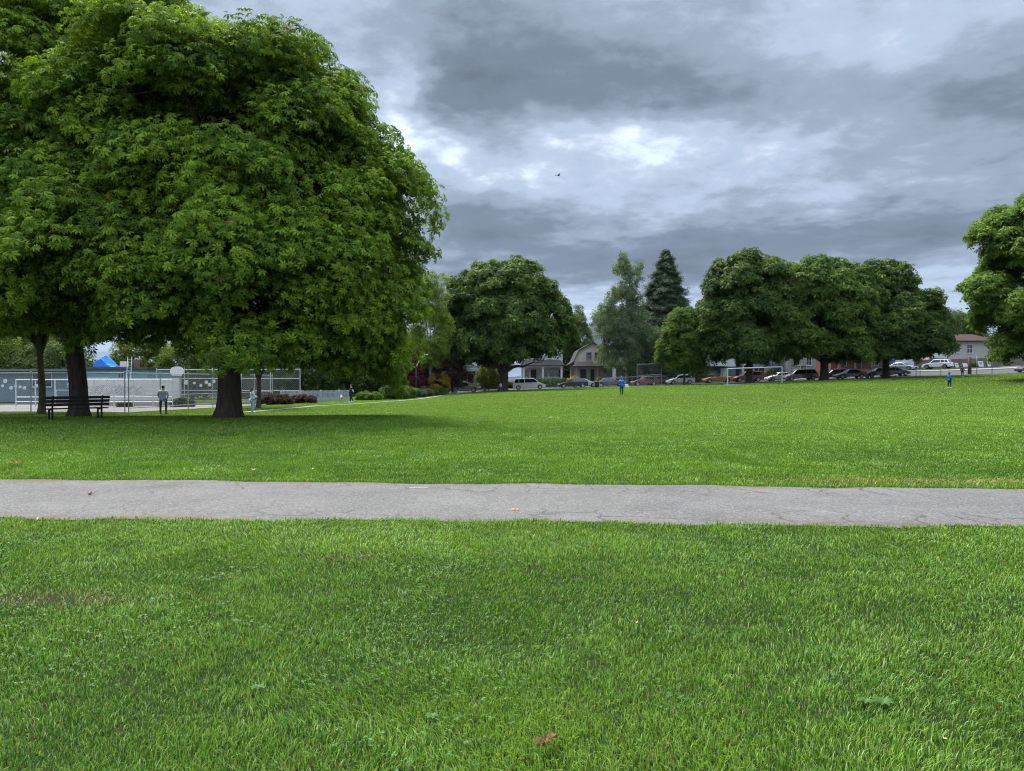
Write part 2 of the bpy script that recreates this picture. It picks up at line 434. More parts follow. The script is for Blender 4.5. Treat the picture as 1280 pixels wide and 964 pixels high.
def build_sky():
    w = bpy.data.worlds.new('World'); SC.world = w; w.use_nodes = True
    nt = w.node_tree; N, L = nt.nodes, nt.links
    bg = N['Background']
    def math_(op, a, b=None, c=None, clamp=False):
        n = N.new('ShaderNodeMath'); n.operation = op; n.use_clamp = clamp
        for i, v in enumerate((a, b, c)):
            if v is None: continue
            if isinstance(v, (int, float)): n.inputs[i].default_value = v
            else: L.new(v, n.inputs[i])
        return n.outputs[0]
    def smooth(v, a, b, lo=0., hi=1.):
        n = N.new('ShaderNodeMapRange'); n.interpolation_type = 'SMOOTHSTEP'
        for i, x in zip((1, 2, 3, 4), (a, b, lo, hi)): n.inputs[i].default_value = x
        L.new(v, n.inputs[0]); return n.outputs[0]
    def comb(x, y, z):
        n = N.new('ShaderNodeCombineXYZ')
        for i, v in enumerate((x, y, z)):
            if isinstance(v, (int, float)): n.inputs[i].default_value = v
            else: L.new(v, n.inputs[i])
        return n.outputs[0]
    def noise(vec, scale, det=6, rough=.55, dist=0.):
        n = N.new('ShaderNodeTexNoise'); n.inputs['Scale'].default_value = scale; n.inputs['Detail'].default_value = det
        n.inputs['Roughness'].default_value = rough; n.inputs['Distortion'].default_value = dist
        L.new(vec, n.inputs['Vector']); return n
    tc = N.new('ShaderNodeTexCoord'); sx = N.new('ShaderNodeSeparateXYZ'); L.new(tc.outputs['Generated'], sx.inputs[0])
    x, y, z = sx.outputs
    zc = math_('MAXIMUM', z, 0.0)
    den = math_('ADD', zc, .13)
    pu = math_('DIVIDE', x, den); pv = math_('DIVIDE', y, den)
    P = comb(pu, pv, 0.)                                     # the cloud deck seen from below
    # azimuth / elevation in degrees, shaken by noise so that the banks get ragged edges
    wn = noise(P, .9, 5, .6); sw = N.new('ShaderNodeSeparateXYZ'); L.new(wn.outputs['Color'], sw.inputs[0])
    wn2 = noise(P, 2.6, 4, .6); sw2 = N.new('ShaderNodeSeparateXYZ'); L.new(wn2.outputs['Color'], sw2.inputs[0])
    def wob(v, i, amp, amp2):
        v = math_('MULTIPLY_ADD', math_('SUBTRACT', sw.outputs[i], .5), amp, v)
        return math_('MULTIPLY_ADD', math_('SUBTRACT', sw2.outputs[i], .5), amp2, v)
    az = math_('MULTIPLY', math_('ARCTAN2', x, y), 57.2958)
    el = math_('MULTIPLY', math_('ARCSINE', z), 57.2958)
    azw = wob(az, 0, 18, 10); elw = wob(el, 1, 8, 5)
    def bank(a, e, ra, re, amp):
        u = math_('DIVIDE', math_('SUBTRACT', azw, a), ra); v = math_('DIVIDE', math_('SUBTRACT', elw, e), re)
        q = math_('ADD', math_('MULTIPLY', u, u), math_('MULTIPLY', v, v))
        return math_('MULTIPLY', math_('POWER', 2.718, math_('MULTIPLY', q, -1)), amp)
    n1 = noise(P, .62, 10, .6, .35).outputs['Fac']; n2 = noise(P, 1.9, 9, .62, .2).outputs['Fac']
    v = math_('ADD', math_('MULTIPLY', math_('SUBTRACT', n1, .5), 1.2), math_('MULTIPLY', math_('SUBTRACT', n2, .5), .80))
    n3 = noise(P, 6.5, 7, .65, .3).outputs['Fac']
    v = math_('ADD', v, math_('MULTIPLY_ADD', math_('SUBTRACT', n3, .5), .46, .63))
    def ae(px, py):
        X = px - 640; Z = HZ - py
        return math.degrees(math.atan2(X, F)), math.degrees(math.atan2(Z, math.hypot(X, F)))
    for px, py, ra, re, amp in BANKS:
        a, e = ae(px, py)
        v = math_('ADD', v, bank(a, e, ra, re, amp))
    # towards the horizon the deck is seen edge-on: bluer and darker
    low = smooth(el, 3, 16, 1, 0)
    v = math_('ADD', v, math_('MULTIPLY', low, -.10))
    ramp = N.new('ShaderNodeValToRGB'); cr = ramp.color_ramp; cr.interpolation = 'EASE'
    stops = [(0., (.072, .086, .110)), (.25, (.098, .121, .158)), (.5, (.172, .208, .266)), (.72, (.262, .316, .402)), (.9, (.38, .42, .49)), (1., (.47, .505, .565))]
    cr.elements[0].position = 0; cr.elements[0].color = (*stops[0][1], 1); cr.elements[1].position = 1; cr.elements[1].color = (*stops[-1][1], 1)
    for p, c in stops[1:-1]:
        e_ = cr.elements.new(p); e_.color = (*c, 1)
    L.new(v, ramp.inputs[0])
    # an overcast deck is brightest overhead
    back = smooth(y, -.6, .25, BEHIND_FILL, 1.)                   # unseen deck behind the camera, brightened as added fill for tree and grass fronts
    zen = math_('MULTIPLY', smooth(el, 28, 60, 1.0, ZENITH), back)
    mul = N.new('ShaderNodeVectorMath'); mul.operation = 'SCALE'
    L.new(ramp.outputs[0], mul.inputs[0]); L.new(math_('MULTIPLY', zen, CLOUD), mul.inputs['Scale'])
    sky = N.new('ShaderNodeTexSky'); sky.sky_type = 'NISHITA'; sky.sun_disc = False
    sky.sun_elevation = SUN_EL; sky.sun_rotation = SUN_AZ
    sk = N.new('ShaderNodeVectorMath'); sk.operation = 'SCALE'; L.new(sky.outputs[0], sk.inputs[0]); sk.inputs['Scale'].default_value = 1.0
    mx = N.new('ShaderNodeMix'); mx.data_type = 'RGBA'
    thin = math_('MULTIPLY', smooth(v, .78, 1.1, 0, .35), 1.)
    L.new(math_('SUBTRACT', 1, thin), mx.inputs[0]); L.new(sk.outputs[0], mx.inputs[6]); L.new(mul.outputs[0], mx.inputs[7])
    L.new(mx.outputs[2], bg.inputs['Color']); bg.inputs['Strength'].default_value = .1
    w.cycles.sampling_method = 'MANUAL'; w.cycles.sample_map_resolution = 512

CLOUD, ZENITH, BEHIND_FILL = 3.2, 2.1, 2.0
BANKS = [  # photo column, row of the bank's middle, half widths in degrees, darker / lighter
    (640, 80, 11, 4.4, -.42), (545, 135, 6, 2.4, -.24), (800, 105, 8, 2.6, -.20), (1000, 125, 13, 3.4, -.16), (860, 15, 12, 3, .03), (420, 20, 7, 6, .10),
    (1150, 60, 12, 4, -.04), (1240, 150, 7, 3, -.12),
    (500, 110, 3.2, 3.0, .42), (520, 170, 4, 2.6, .32), (735, 190, 6, 2.0, .18), (800, 182, 3, 1.6, .16), (600, 225, 8, 2.6, .02), (930, 175, 6, 2.0, .26), (1120, 210, 9, 2.2, .08),
    (560, 285, 8, 2.0, -.24), (720, 300, 10, 1.7, -.20), (900, 270, 9, 2.2, -.10), (1080, 285, 12, 2.2, -.26), (740, 342, 14, 1.7, -.30), (1050, 330, 9, 1.5, -.10),
    (560, 345, 6, 2, -.16), (880, 385, 8, 1.2, .34), (1190, 345, 6, 2, .16), (720, 398, 4, 1.3, .10), (900, 352, 5, 1.1, -.22), (1000, 250, 9, 1.4, .12), (800, 245, 7, 1.4, .12)]
build_sky()

# ------------------------------------------------------------------ setting
def axis(near, step, far, growth=1.25):
    v = [0.]; s = step
    while v[-1] < far:
        if v[-1] >= near: s *= growth
        v.append(v[-1] + s)
    return v
xs = axis(150, 1.6, 11000); xs = np.array([-a for a in xs[:0:-1]] + xs)
ys = axis(160, 1.2, 11000); ysb = axis(20, 2, 600, 1.4); ys = np.array([-a for a in ysb[:0:-1]] + ys)
GX, GY = np.meshgrid(xs, ys)
GZ = ground(GX, GY)
V = np.stack([GX, GY, GZ], 2).reshape(-1, 3)
nx, ny = len(xs), len(ys)
I = (np.arange(ny - 1)[:, None] * nx + np.arange(nx - 1)[None]).ravel()
Fq = np.stack([I, I + 1, I + nx + 1, I + nx], 1)

def lawn_mat():
    m = bpy.data.materials.new('lawn'); nt, N, L = nodes(m); b = N['Principled BSDF']
    b.inputs['Roughness'].default_value = .9; b.inputs['Specular IOR Level'].default_value = .1
    tc = N.new('ShaderNodeTexCoord')
    def nz(scale, det=5, r=.6):
        n = N.new('ShaderNodeTexNoise'); n.inputs['Scale'].default_value = scale; n.inputs['Detail'].default_value = det
        n.inputs['Roughness'].default_value = r; L.new(tc.outputs['Object'], n.inputs['Vector']); return n.outputs['Fac']
    r = N.new('ShaderNodeValToRGB'); L.new(nz(.35, 8, .7), r.inputs[0])
    e = r.color_ramp.elements; e[0].position = .3; e[0].color = (.010, .020, .005, 1); e[1].position = .7; e[1].color = (.026, .045, .010, 1)
    r2 = N.new('ShaderNodeValToRGB'); L.new(nz(14., 4), r2.inputs[0])
    e = r2.color_ramp.elements; e[0].position = .45; e[0].color = (0, 0, 0, 1); e[1].position = .75; e[1].color = (1, 1, 1, 1)
    mx = N.new('ShaderNodeMix'); mx.data_type = 'RGBA'; L.new(r2.outputs[0], mx.inputs[0])
    L.new(r.outputs[0], mx.inputs[6]); mx.inputs[7].default_value = (.026, .022, .012, 1)
    L.new(mx.outputs[2], b.inputs['Base Color'])
    bp = N.new('ShaderNodeBump'); bp.inputs['Strength'].default_value = .8; bp.inputs['Distance'].default_value = .03
    L.new(nz(30, 6, .7), bp.inputs['Height']); L.new(bp.outputs[0], b.inputs['Normal'])
    return m
tag(np_mesh('lawn', V, Fq, lawn_mat(), smooth=True), kind='structure')

def ribbon(name, left, right, m, dz, seg=4, kind='structure', thick=0.):
    """strip of ground cover between two polylines"""
    n = len(left); vs = []
    for (a, b) in zip(left, right):
        for k in range(seg + 1):
            t = k / seg; x = a[0] + (b[0] - a[0]) * t; y = a[1] + (b[1] - a[1]) * t
            vs.append((x, y, G(x, y) + dz))
    w = seg + 1
    fs = [(i * w + k, i * w + k + 1, (i + 1) * w + k + 1, (i + 1) * w + k) for i in range(n - 1) for k in range(seg)]
    mb = MB(); mb.add(vs, fs)
    if thick:
        for i in range(n - 1):
            for e in (0, seg):
                a = vs[i * w + e]; b = vs[(i + 1) * w + e]
                mb.add([a, b, (b[0], b[1], b[2] - thick), (a[0], a[1], a[2] - thick)], [(0, 1, 2, 3)])
    return tag(mb.build(name, m, smooth=False), kind=kind)

def path_mat():
    m = bpy.data.materials.new('worn_asphalt'); nt, N, L = nodes(m); b = N['Principled BSDF']
    b.inputs['Roughness'].default_value = .88; b.inputs['Specular IOR Level'].default_value = .2
    tc = N.new('ShaderNodeTexCoord'); O = tc.outputs['Object']
    def nz(scale, det=6, r=.6, vec=None, color=False):
        n = N.new('ShaderNodeTexNoise'); n.inputs['Scale'].default_value = scale; n.inputs['Detail'].default_value = det
        n.inputs['Roughness'].default_value = r; L.new(vec or O, n.inputs['Vector']); return n.outputs['Color' if color else 'Fac']
    def mr(v, a, b_, lo, hi):
        n = N.new('ShaderNodeMapRange'); L.new(v, n.inputs[0])
        for i, q in zip((1, 2, 3, 4), (a, b_, lo, hi)): n.inputs[i].default_value = q
        return n.outputs[0]
    def mt(op, a, c):
        n = N.new('ShaderNodeMath'); n.operation = op
        for i, q in enumerate((a, c)):
            if isinstance(q, (int, float)): n.inputs[i].default_value = q
            else: L.new(q, n.inputs[i])
        return n.outputs[0]
    def mixc(f, a, c):
        n = N.new('ShaderNodeMix'); n.data_type = 'RGBA'
        for i, q in zip((0, 6, 7), (f, a, c)):
            if isinstance(q, tuple): n.inputs[i].default_value = (*q, 1)
            else: L.new(q, n.inputs[i])
        return n.outputs[2]
    base = mixc(mr(nz(.7, 8, .7), .35, .65, 0, 1), (.092, .089, .086), (.134, .130, .125))
    v = N.new('ShaderNodeTexVoronoi'); v.inputs['Scale'].default_value = 62; L.new(O, v.inputs['Vector'])
    sp = N.new('ShaderNodeSeparateXYZ'); L.new(v.outputs['Color'], sp.inputs[0])
    base = mixc(mr(sp.outputs[0], .70, .92, 0, .6), base, (.22, .215, .21))            # pale chips
    base = mixc(mr(sp.outputs[1], .70, .92, 0, .5), base, (.04, .038, .037))           # dark chips
    # cracks: mainly along both edges
    wv = N.new('ShaderNodeVectorMath'); wv.operation = 'MULTIPLY_ADD'; L.new(nz(1.3, 5, .6, color=True), wv.inputs[0])
    wv.inputs[1].default_value = (.9, .9, 0); L.new(O, wv.inputs[2])
    cv = N.new('ShaderNodeTexVoronoi'); cv.feature = 'DISTANCE_TO_EDGE'; cv.inputs['Scale'].default_value = 1.15; L.new(wv.outputs[0], cv.inputs['Vector'])
    cv2 = N.new('ShaderNodeTexVoronoi'); cv2.feature = 'DISTANCE_TO_EDGE'; cv2.inputs['Scale'].default_value = 3.1; L.new(wv.outputs[0], cv2.inputs['Vector'])
    so_ = N.new('ShaderNodeSeparateXYZ'); L.new(O, so_.inputs[0])
    mid = mt('ADD', mt('MULTIPLY', so_.outputs[0], .057), so_.outputs[1])              # distance across the path
    edge = mt('ABSOLUTE', mt('SUBTRACT', mid, 9.72), 0)
    em = mr(edge, .35, .9, 0, 1)
    rx = mr(so_.outputs[0], -7, 1, .2, .6)
    patch = mr(nz(.33, 3, .5), .36, .5, 0, 1)
    em = mt('MULTIPLY', mt('MULTIPLY', em, rx), patch)
    ck = mt('MULTIPLY', mr(cv.outputs['Distance'], .010, .024, 1, 0), mt('MAXIMUM', em, mt('MULTIPLY', patch, .10)))
    ck2 = mt('MULTIPLY', mr(cv2.outputs['Distance'], .016, .04, 1, 0), mt('MULTIPLY', em, mr(nz(.8, 2), .5, .6, 0, 1)))
    crack = mt('MAXIMUM', ck, ck2)
    base = mixc(crack, base, (.035, .032, .03))
    # damp silt at the near edge on the right, brown crumbs on both edges
    silt = mt('MULTIPLY', mr(mid, 8.25, 8.75, 1, 0), mr(so_.outputs[0], 1.5, 3, 0, 1))
    base = mixc(mt('MULTIPLY', silt, mr(nz(2.2, 6, .7), .45, .6, 0, .8)), base, (.07, .062, .055))
    brown = mt('MULTIPLY', mr(edge, 1.2, 1.5, 0, 1), mr(nz(1.7, 6, .7), .47, .6, 0, .75))
    base = mixc(brown, base, (.12, .075, .045))
    L.new(base, b.inputs['Base Color'])
    bp = N.new('ShaderNodeBump'); bp.inputs['Strength'].default_value = .5; bp.inputs['Distance'].default_value = .008
    L.new(mt('SUBTRACT', sp.outputs[2], mt('MULTIPLY', crack, 3.)), bp.inputs['Height']); L.new(bp.outputs[0], b.inputs['Normal'])
    return m
px_ = np.arange(-60, 60.1, .25)
ribbon('path', [(x, float(path_near(x))) for x in px_], [(x, float(path_far(x))) for x in px_], path_mat(), .012, 6, thick=.05)

M_ASPH = pmat('street_asphalt', (.065, .065, .068), .2, 3., .9, .3)
M_CONC = pmat('concrete', (.22, .215, .20), .15, 4., .85, .2)
M_COURT = pmat('court_asphalt', (.15, .148, .145), .12, 1.2, .9, .2)
sx_ = np.arange(-70, 190.1, 2.)
ribbon('street', [(x, 110.6) for x in sx_], [(x, 121.5) for x in sx_], M_ASPH, .03, 6)
ribbon('pavement', [(x, 121.5) for x in sx_], [(x, 123.6) for x in sx_], M_CONC, .14, 2, thick=.14)
ribbon('kerb', [(x, 110.3) for x in sx_], [(x, 110.6) for x in sx_], M_CONC, .10, 1, thick=.12)
# the side street that leaves to the right, climbing
cyy = np.arange(123.7, 190, 2.)
ribbon('side_street', [(84 + .35 * (y - 123), y) for y in cyy], [(94 + .35 * (y - 123), y) for y in cyy], M_ASPH, .03, 4)
# pale garden edging curving from the court to the street
pts = [at(c, Y) for c, Y in ((285, 46.5), (300, 47.2), (345, 52), (391, 58), (430, 61), (465, 65.5), (495, 71), (520, 79), (545, 91), (562, 103), (570, 109.5))]
ribbon('garden_path', [(p.x, p.y) for p in pts], [(p.x + .55, p.y + .15) for p in pts], pmat('pale_concrete', (.24, .235, .22), .15, 3., .9), .05, 2, thick=.08)

# sports court behind the wire fence
CORNER = Vector((-24.2, 45.7)); CEND = Vector((-21.3, 65.0)); CLEFT = Vector((-46., 47.6))
cl = [(x, 45.8 + (x + 24.2) * -.0872) for x in np.arange(-60, -24.1, 1.5)]
mbk = []
for i in range(17):
    t = i / 16; e = CORNER.lerp(CEND, t); mbk.append(((-60, e.y + 3 * (1 - t)), (e.x, e.y)))
ribbon('court_pavement', [a for a, b in mbk], [b for a, b in mbk], M_COURT, .03, 20)

def mountain():
    px = np.array([560, 640, 700, 722, 735, 745, 757, 770, 790, 815, 845, 866, 885, 910, 960, 1050, 1150, 1250])
    py = np.array([474, 470, 462, 446, 412, 392, 383, 380, 388, 402, 408, 398, 397, 405, 425, 440, 450, 470])
    D = 7000.
    X = np.linspace(-1200, 5200, 150); Yd = np.linspace(5600, 8600, 44)
    prof = np.interp(X / D * F + 640, px, (HZ - py) / F * D)
    MX, MY = np.meshgrid(X, Yd)
    n1 = VNoise(4, 420.); n2 = VNoise(5, 150.)
    fall = np.exp(-((MY - D) / 800) ** 2)
    Z = prof[None] * fall * (1 + .22 * (1 - fall) * (n1(MX, MY) - .5) * 4) + (n2(MX, MY) - .5) * 50 * fall * (MY < D + 200) * (1 - fall * .6)
    Z = np.maximum(Z - 8, -1)
    V = np.stack([MX, MY, Z], 2).reshape(-1, 3); w = len(X)
    I = (np.arange(len(Yd) - 1)[:, None] * w + np.arange(w - 1)[None]).ravel()
    tag(np_mesh('mountain', V, np.stack([I, I + 1, I + w + 1, I + w], 1), pmat('mountain_forest', (.008, .017, .030), .25, .004, .9), smooth=True), kind='structure')
mountain()

def haze():
    mb = MB().box(-11500, 11500, -700, 11500, -6, 990)
    m = bpy.data.materials.new('haze'); nt, N, L = nodes(m)
    N.remove(N['Principled BSDF']); v = N.new('ShaderNodeVolumePrincipled')
    v.inputs['Color'].default_value = (.55, .74, 1, 1); v.inputs['Density'].default_value = HAZE; v.inputs['Anisotropy'].default_value = .1
    L.new(v.outputs[0], N['Material Output'].inputs['Volume'])
    o = mb.build('haze', m); tag(o, kind='stuff')
HAZE = 1.8e-5
haze()
# ------------------------------------------------------------------ grass
def grass():
    rng = np.random.default_rng(11)
    big = VNoise(1, 2.6); mid = VNoise(2, .7); small = VNoise(3, .22); wide = VNoise(6, 13.); lean = VNoise(8, .9); lean2 = VNoise(9, .9)
    ang = math.radians(43)
    # number density falls with distance (blades widen in turn)
    segs = [(3.0, 5.0, 11500, 0.), (5.0, 10.8, 11500, 1.6), (10.8, 15., 2800, 2.), (15., 30., 2000, 2.), (30, 60, 560, 2.), (60, 142., 150, 2.)]
    X, Y, R = [], [], []
    for r0, r1, dn, p in segs:
        if p == 0: tot = dn * ang * (r1 ** 2 - r0 ** 2)
        else:
            q = 2 - p
            tot = dn * r0 ** p * 2 * ang * (math.log(r1 / r0) if abs(q) < 1e-6 else (r1 ** q - r0 ** q) / q)
        n = int(tot); u = rng.random(n)
        if p == 0: r = np.sqrt(r0 ** 2 + u * (r1 ** 2 - r0 ** 2))
        else: r = r0 * (r1 / r0) ** u if abs(2 - p) < 1e-6 else (r0 ** (2 - p) + u * (r1 ** (2 - p) - r0 ** (2 - p))) ** (1 / (2 - p))
        a = rng.uniform(-ang, ang, n); R.append(r); X.append(r * np.sin(a)); Y.append(r * np.cos(a) - 1.6)
    X = np.concatenate(X); Y = np.concatenate(Y); R = np.concatenate(R)
    pf, pn = path_far(X), path_near(X)
    ok = (Y < pn + rng.normal(0, .025, len(X)) + .02) | (Y > pf + rng.normal(0, .03, len(X)) - .01)
    ok &= Y < 110.1
    # the court and the tree bases carry no grass
    edge = CORNER.x + (Y - CORNER.y) * (CEND.x - CORNER.x) / (CEND.y - CORNER.y)
    ok &= ~((X < edge) & (Y > 45.8 + (X + 24.2) * -.0872) & (Y < 80))
    bare = np.exp(-(((X + 3.5) / .6) ** 2 + ((Y - 5.32) / .15) ** 2)) + np.exp(-(((X + 1.5) / .25) ** 2 + ((Y - 6.6) / .12) ** 2)) * .6
    for tx, ty in ((-12.05, 31), (-19.6, 33), (-28.3, 44)):
        bare = bare + 1.2 * np.exp(-(((X - tx) / 1.5) ** 2 + ((Y - ty) / 1.4) ** 2))
    gap = small(X, Y) * .55 + VNoise(31, .11)(X, Y) * .45
    ok &= (gap > .24) | (rng.random(len(X)) < .5) | (R > 25)
    ok &= rng.random(len(X)) > bare * .85
    X, Y, R = X[ok], Y[ok], R[ok]; n = len(X)
    Z = ground(X, Y)
    # tufts: groups of blades share height, tint and lean
    tuft = small(X, Y) * .5 + mid(X, Y) * .5
    near = Y < 9
    bigv = big(X, Y); wv = wide(X, Y)
    dist_edge = np.minimum(np.abs(Y - path_far(X)), np.abs(Y - path_near(X)))
    h = np.where(near, .023 + .024 * tuft ** 1.3 + .008 * bigv, .030 + .022 * tuft) * rng.uniform(.6, 1.35, n)
    h *= 1 + .5 * np.exp(-dist_edge / .12) * np.where(near, .5, 1.)
    h *= np.where(R > 30, 1.25, 1)
    h *= np.where(R < 12, .72 + .5 * VNoise(32, .085)(X, Y), 1)
    w = .0044 * np.maximum(1, R / 5.6) * rng.uniform(.65, 1.3, n)
    a = rng.uniform(0, 2 * np.pi, n)
    la = lean(X, Y) * 12.6; lm = .05 + .55 * lean2(X, Y) ** 2
    bend = rng.uniform(.1, 1.25, n) * h
    bx = (np.cos(a) * .75 + np.cos(la) * lm) * bend; by = (np.sin(a) * .75 + np.sin(la) * lm) * bend
    sxv = -np.sin(a) * w * .5; syv = np.cos(a) * w * .5
    V = np.empty((n, 5, 3), np.float32)
    V[:, 0] = np.stack([X - sxv, Y - syv, Z - .004], 1); V[:, 1] = np.stack([X + sxv, Y + syv, Z - .004], 1)
    V[:, 2] = np.stack([X - sxv * .8 + bx * .36, Y - syv * .8 + by * .36, Z + h * .6], 1)
    V[:, 3] = np.stack([X + sxv * .8 + bx * .36, Y + syv * .8 + by * .36, Z + h * .6], 1)
    V[:, 4] = np.stack([X + bx, Y + by, Z + h * rng.uniform(.72, 1., n)], 1)
    o = np.arange(n)[:, None] * 5
    Fc = np.concatenate([o + np.array([[0, 1, 3]]), o + np.array([[0, 3, 2]]), o + np.array([[2, 3, 4]])], 0)
    deep = np.array([.034, .110, .011]); fresh = np.array([.138, .280, .022]); yel = np.array([.230, .300, .055]); blue = np.array([.165, .275, .080]); straw = np.array([.26, .22, .09])
    t = np.clip(.26 + .45 * bigv + .75 * (tuft - .5) + rng.normal(0, .30, n), 0, 1)[:, None]
    C = deep * (1 - t) + fresh * t
    fr = np.clip((R - 12) / 25, 0, 1)[:, None] * .55
    C = C * (1 - fr) + (np.array([.155, .285, .036]) * (1 - .25 * (wv[:, None] - .5))) * fr
    strip = np.exp(-((Y - path_far(X) - .75) / .3) ** 2) * np.clip((X - 3.2) / 3, 0, 1)
    m = rng.random(n) < strip * .7; C[m] = np.array([.30, .27, .11]) * rng.uniform(.7, 1.1, (m.sum(), 1))
    m = rng.random(n) < bare[ok] * .8 * (R < 12); C[m] = np.array([.26, .21, .10]) * rng.uniform(.6, 1.1, (m.sum(), 1))
    k = rng.random(n); m = k < (.05 + .06 * (bigv > .62)) * np.where(R > 14, .4, 1); C[m] = yel * rng.uniform(.6, 1.1, (m.sum(), 1))
    m = (k > .80) & near; C[m] = blue * rng.uniform(.8, 1.2, (m.sum(), 1))
    m = (k > .77) & (k < .785); C[m] = straw * rng.uniform(.6, 1., (m.sum(), 1))
    dry = np.clip(wv * 1.6 - .85, 0, 1)[:, None] * .35 * (R[:, None] > 12)
    C = C * (1 - dry) + np.array([.19, .23, .045]) * dry
    C *= np.array([1.26, 1.18, 1.1]) + np.where(R < 12, .48, .22)[:, None] * rng.uniform(-1, 1, (n, 1))
    C5 = np.repeat(C, 5, axis=0)
    tag(np_mesh('grass', V.reshape(-1, 3), Fc, leafmat('grass_blade', .26, .5, .22, (1.25, 1.2, .7)), None, C5),
        'short mown green grass covering the whole park field', 'grass', kind='stuff')

def clover():
    """low three-leaved clover in patches of the near lawn, and its white heads farther off"""
    rng = np.random.default_rng(5)
    pn = VNoise(21, .8); pm = VNoise(22, .25)
    n = 34000; r = np.sqrt(rng.uniform(9, 110, n)); a = rng.uniform(-.75, .75, n)
    x = r * np.sin(a); y = r * np.cos(a) - 1.6
    ok = (y < path_near(x) - .05) & (pn(x, y) * .6 + pm(x, y) * .4 > .56 + .1 * (x > 0)); x, y = x[ok], y[ok]; n = len(x)
    t = palmate(3, .46, .12, 120)
    pos = np.stack([x, y, ground(x, y) + rng.uniform(.025, .06, n)], 1)
    nor = np.array([0, 0, 1.]) + rng.normal(0, .3, (n, 3))
    col = np.array([.050, .135, .020]) * rng.uniform(.7, 1.4, (n, 1))
    V, Fc, C = scatter(pos, nor, rng.uniform(.008, .017, n), t, rng, col)
    tag(np_mesh('clover', V, Fc, leafmat('grass_blade'), None, C), 'patches of round clover leaves low in the near grass', 'clover', kind='stuff')
    # white flower heads
    n = 2200; x = rng.normal(-7.5, 5.2, n); y = rng.uniform(12.6, 33, n)
    q = VNoise(23, 2.2)(x, y); ok = (q > .5) & (x < 3) & (np.abs(x) < y * .75); x, y = x[ok], y[ok]
    x2 = rng.uniform(-4, 5, 60); y2 = rng.uniform(3.2, 8, 60); x = np.r_[x, x2[:26]]; y = np.r_[y, y2[:26]]
    n = len(x); pos = np.stack([x, y, ground(x, y) + .055], 1)
    head = spray(6, .5, 8, (.8, 1.), 1.4)
    V, Fc, C = scatter(pos, np.tile([0, 0, 1.], (n, 1)), np.where(y > 10, rng.uniform(.010, .020, n), rng.uniform(.006, .009, n)), head, rng, np.array([.40, .40, .34]) * rng.uniform(.8, 1.1, (n, 1)))
    tag(np_mesh('clover_flowers', V, Fc, leafmat('petal', .2, .8, .1, (1, 1, 1)), None, C), 'tiny white flower heads dotted over the grass before the trees', 'wildflowers', kind='stuff')
grass(); clover()

M_DRY = leafmat('dry_leaf', .15, .8, .1, (1, 1, 1))
def dry_leaf(px, py, size, col, label, n=5, wid=.2, dr=.35, cat='fallen leaf', seed=0, tilt=(0, 0)):
    x, y = flat_at(px, py); rng = np.random.default_rng(seed + 100)
    v, f = palmate(n, wid, dr, 150)
    # a crinkled, dried palm of leaflets with its stalk
    v = v + rng.normal(0, .04, v.shape); v = v * size; v[:, 2] *= rng.uniform(-1.2, -.6)
    C = np.array(col) * rng.uniform(.75, 1.2, (len(v), 1))
    sv = np.array([(0, -.012, 0), (0, .012, 0), (-.7, .010, .12), (-.7, -.010, .12)]) * size
    V = np.concatenate([v, sv]); Fc = np.concatenate([f, np.array([(0, 1, 2), (0, 2, 3)]) + len(v)])
    C = np.concatenate([C, np.tile(np.array(col) * .6, (4, 1))])
    o = np_mesh('fallen_leaf', V, Fc, M_DRY, None, C)
    z = G(x, y) + (.012 if path_near(x) < y < path_far(x) else .055)
    o.location = (x, y, z + .01); o.rotation_euler = (tilt[0], tilt[1], rng.uniform(0, 6.28))
    return tag(o, label, cat, 'fallen leaves on the ground')
TAN, RUST, BRN, YEL, CREAM = (.18, .10, .04), (.125, .078, .034), (.15, .075, .035), (.50, .30, .05), (.55, .42, .22)
x, y = flat_at(683, 948)
rt = empty('dried_leaf_cluster', (x, y, .06), .9, 'curled rust brown dead leaf cluster at the bottom edge of the lawn', 'dead leaf')
for k in range(7):
    rng = np.random.default_rng(k); v, f = palmate(3, .3, .5, 60); v = (v + rng.normal(0, .07, v.shape)) * .040; v[:, 2] *= -1.1
    o = np_mesh('leaflet', v, f, M_DRY, rt, np.array(RUST if k % 2 else TAN) * rng.uniform(.8, 1.3, (len(v), 1)))
    o.location = (k * .014 - .045, .010 * math.sin(k * 2.1), .008 * (k % 3)); o.rotation_euler = (rng.uniform(-.5, .5), rng.uniform(-.5, .5), k * 1.1)
dry_leaf(797, 792, .022, CREAM, 'single small tan leaf in the middle of the near lawn', 2, .4, .3, seed=1, tilt=(.5, .3))
dry_leaf(904, 917, .016, CREAM, 'small cream leaf low in the near grass right of the brown cluster', 2, .4, .3, seed=2)
dry_leaf(1182, 944, .018, CREAM, 'pale cream leaf at the bottom right of the near lawn', 2, .4, .3, seed=3)
dry_leaf(20, 583, .15, TAN, 'large tan leaf lying in the grass beyond the path at the far left', 5, seed=4)
dry_leaf(22, 598, .13, TAN, 'tan leaf on the grass rim of the path at the far left', 4, seed=5)
dry_leaf(45, 657, .10, CREAM, 'straw coloured stick-like leaf in the near grass just below the path', 2, .12, seed=6)
dry_leaf(113, 621, .07, BRN, 'dark brown curled leaf lying on the grey path', 4, .25, .9, seed=7)
dry_leaf(190, 618, .04, BRN, 'small dark leaf on the grey path right of the curled one', 3, .25, .9, seed=8)
dry_leaf(645, 639, .085, YEL, 'yellow orange leaf flat on the middle of the path', 6, .2, .1, seed=9)
dry_leaf(272, 592, .09, TAN, 'tan leaf in the grass before the big chestnut trunk', 5, seed=10)
dry_leaf(318, 592, .07, CREAM, 'cream leaf in the grass right of the tan one before the big trunk', 4, seed=11)
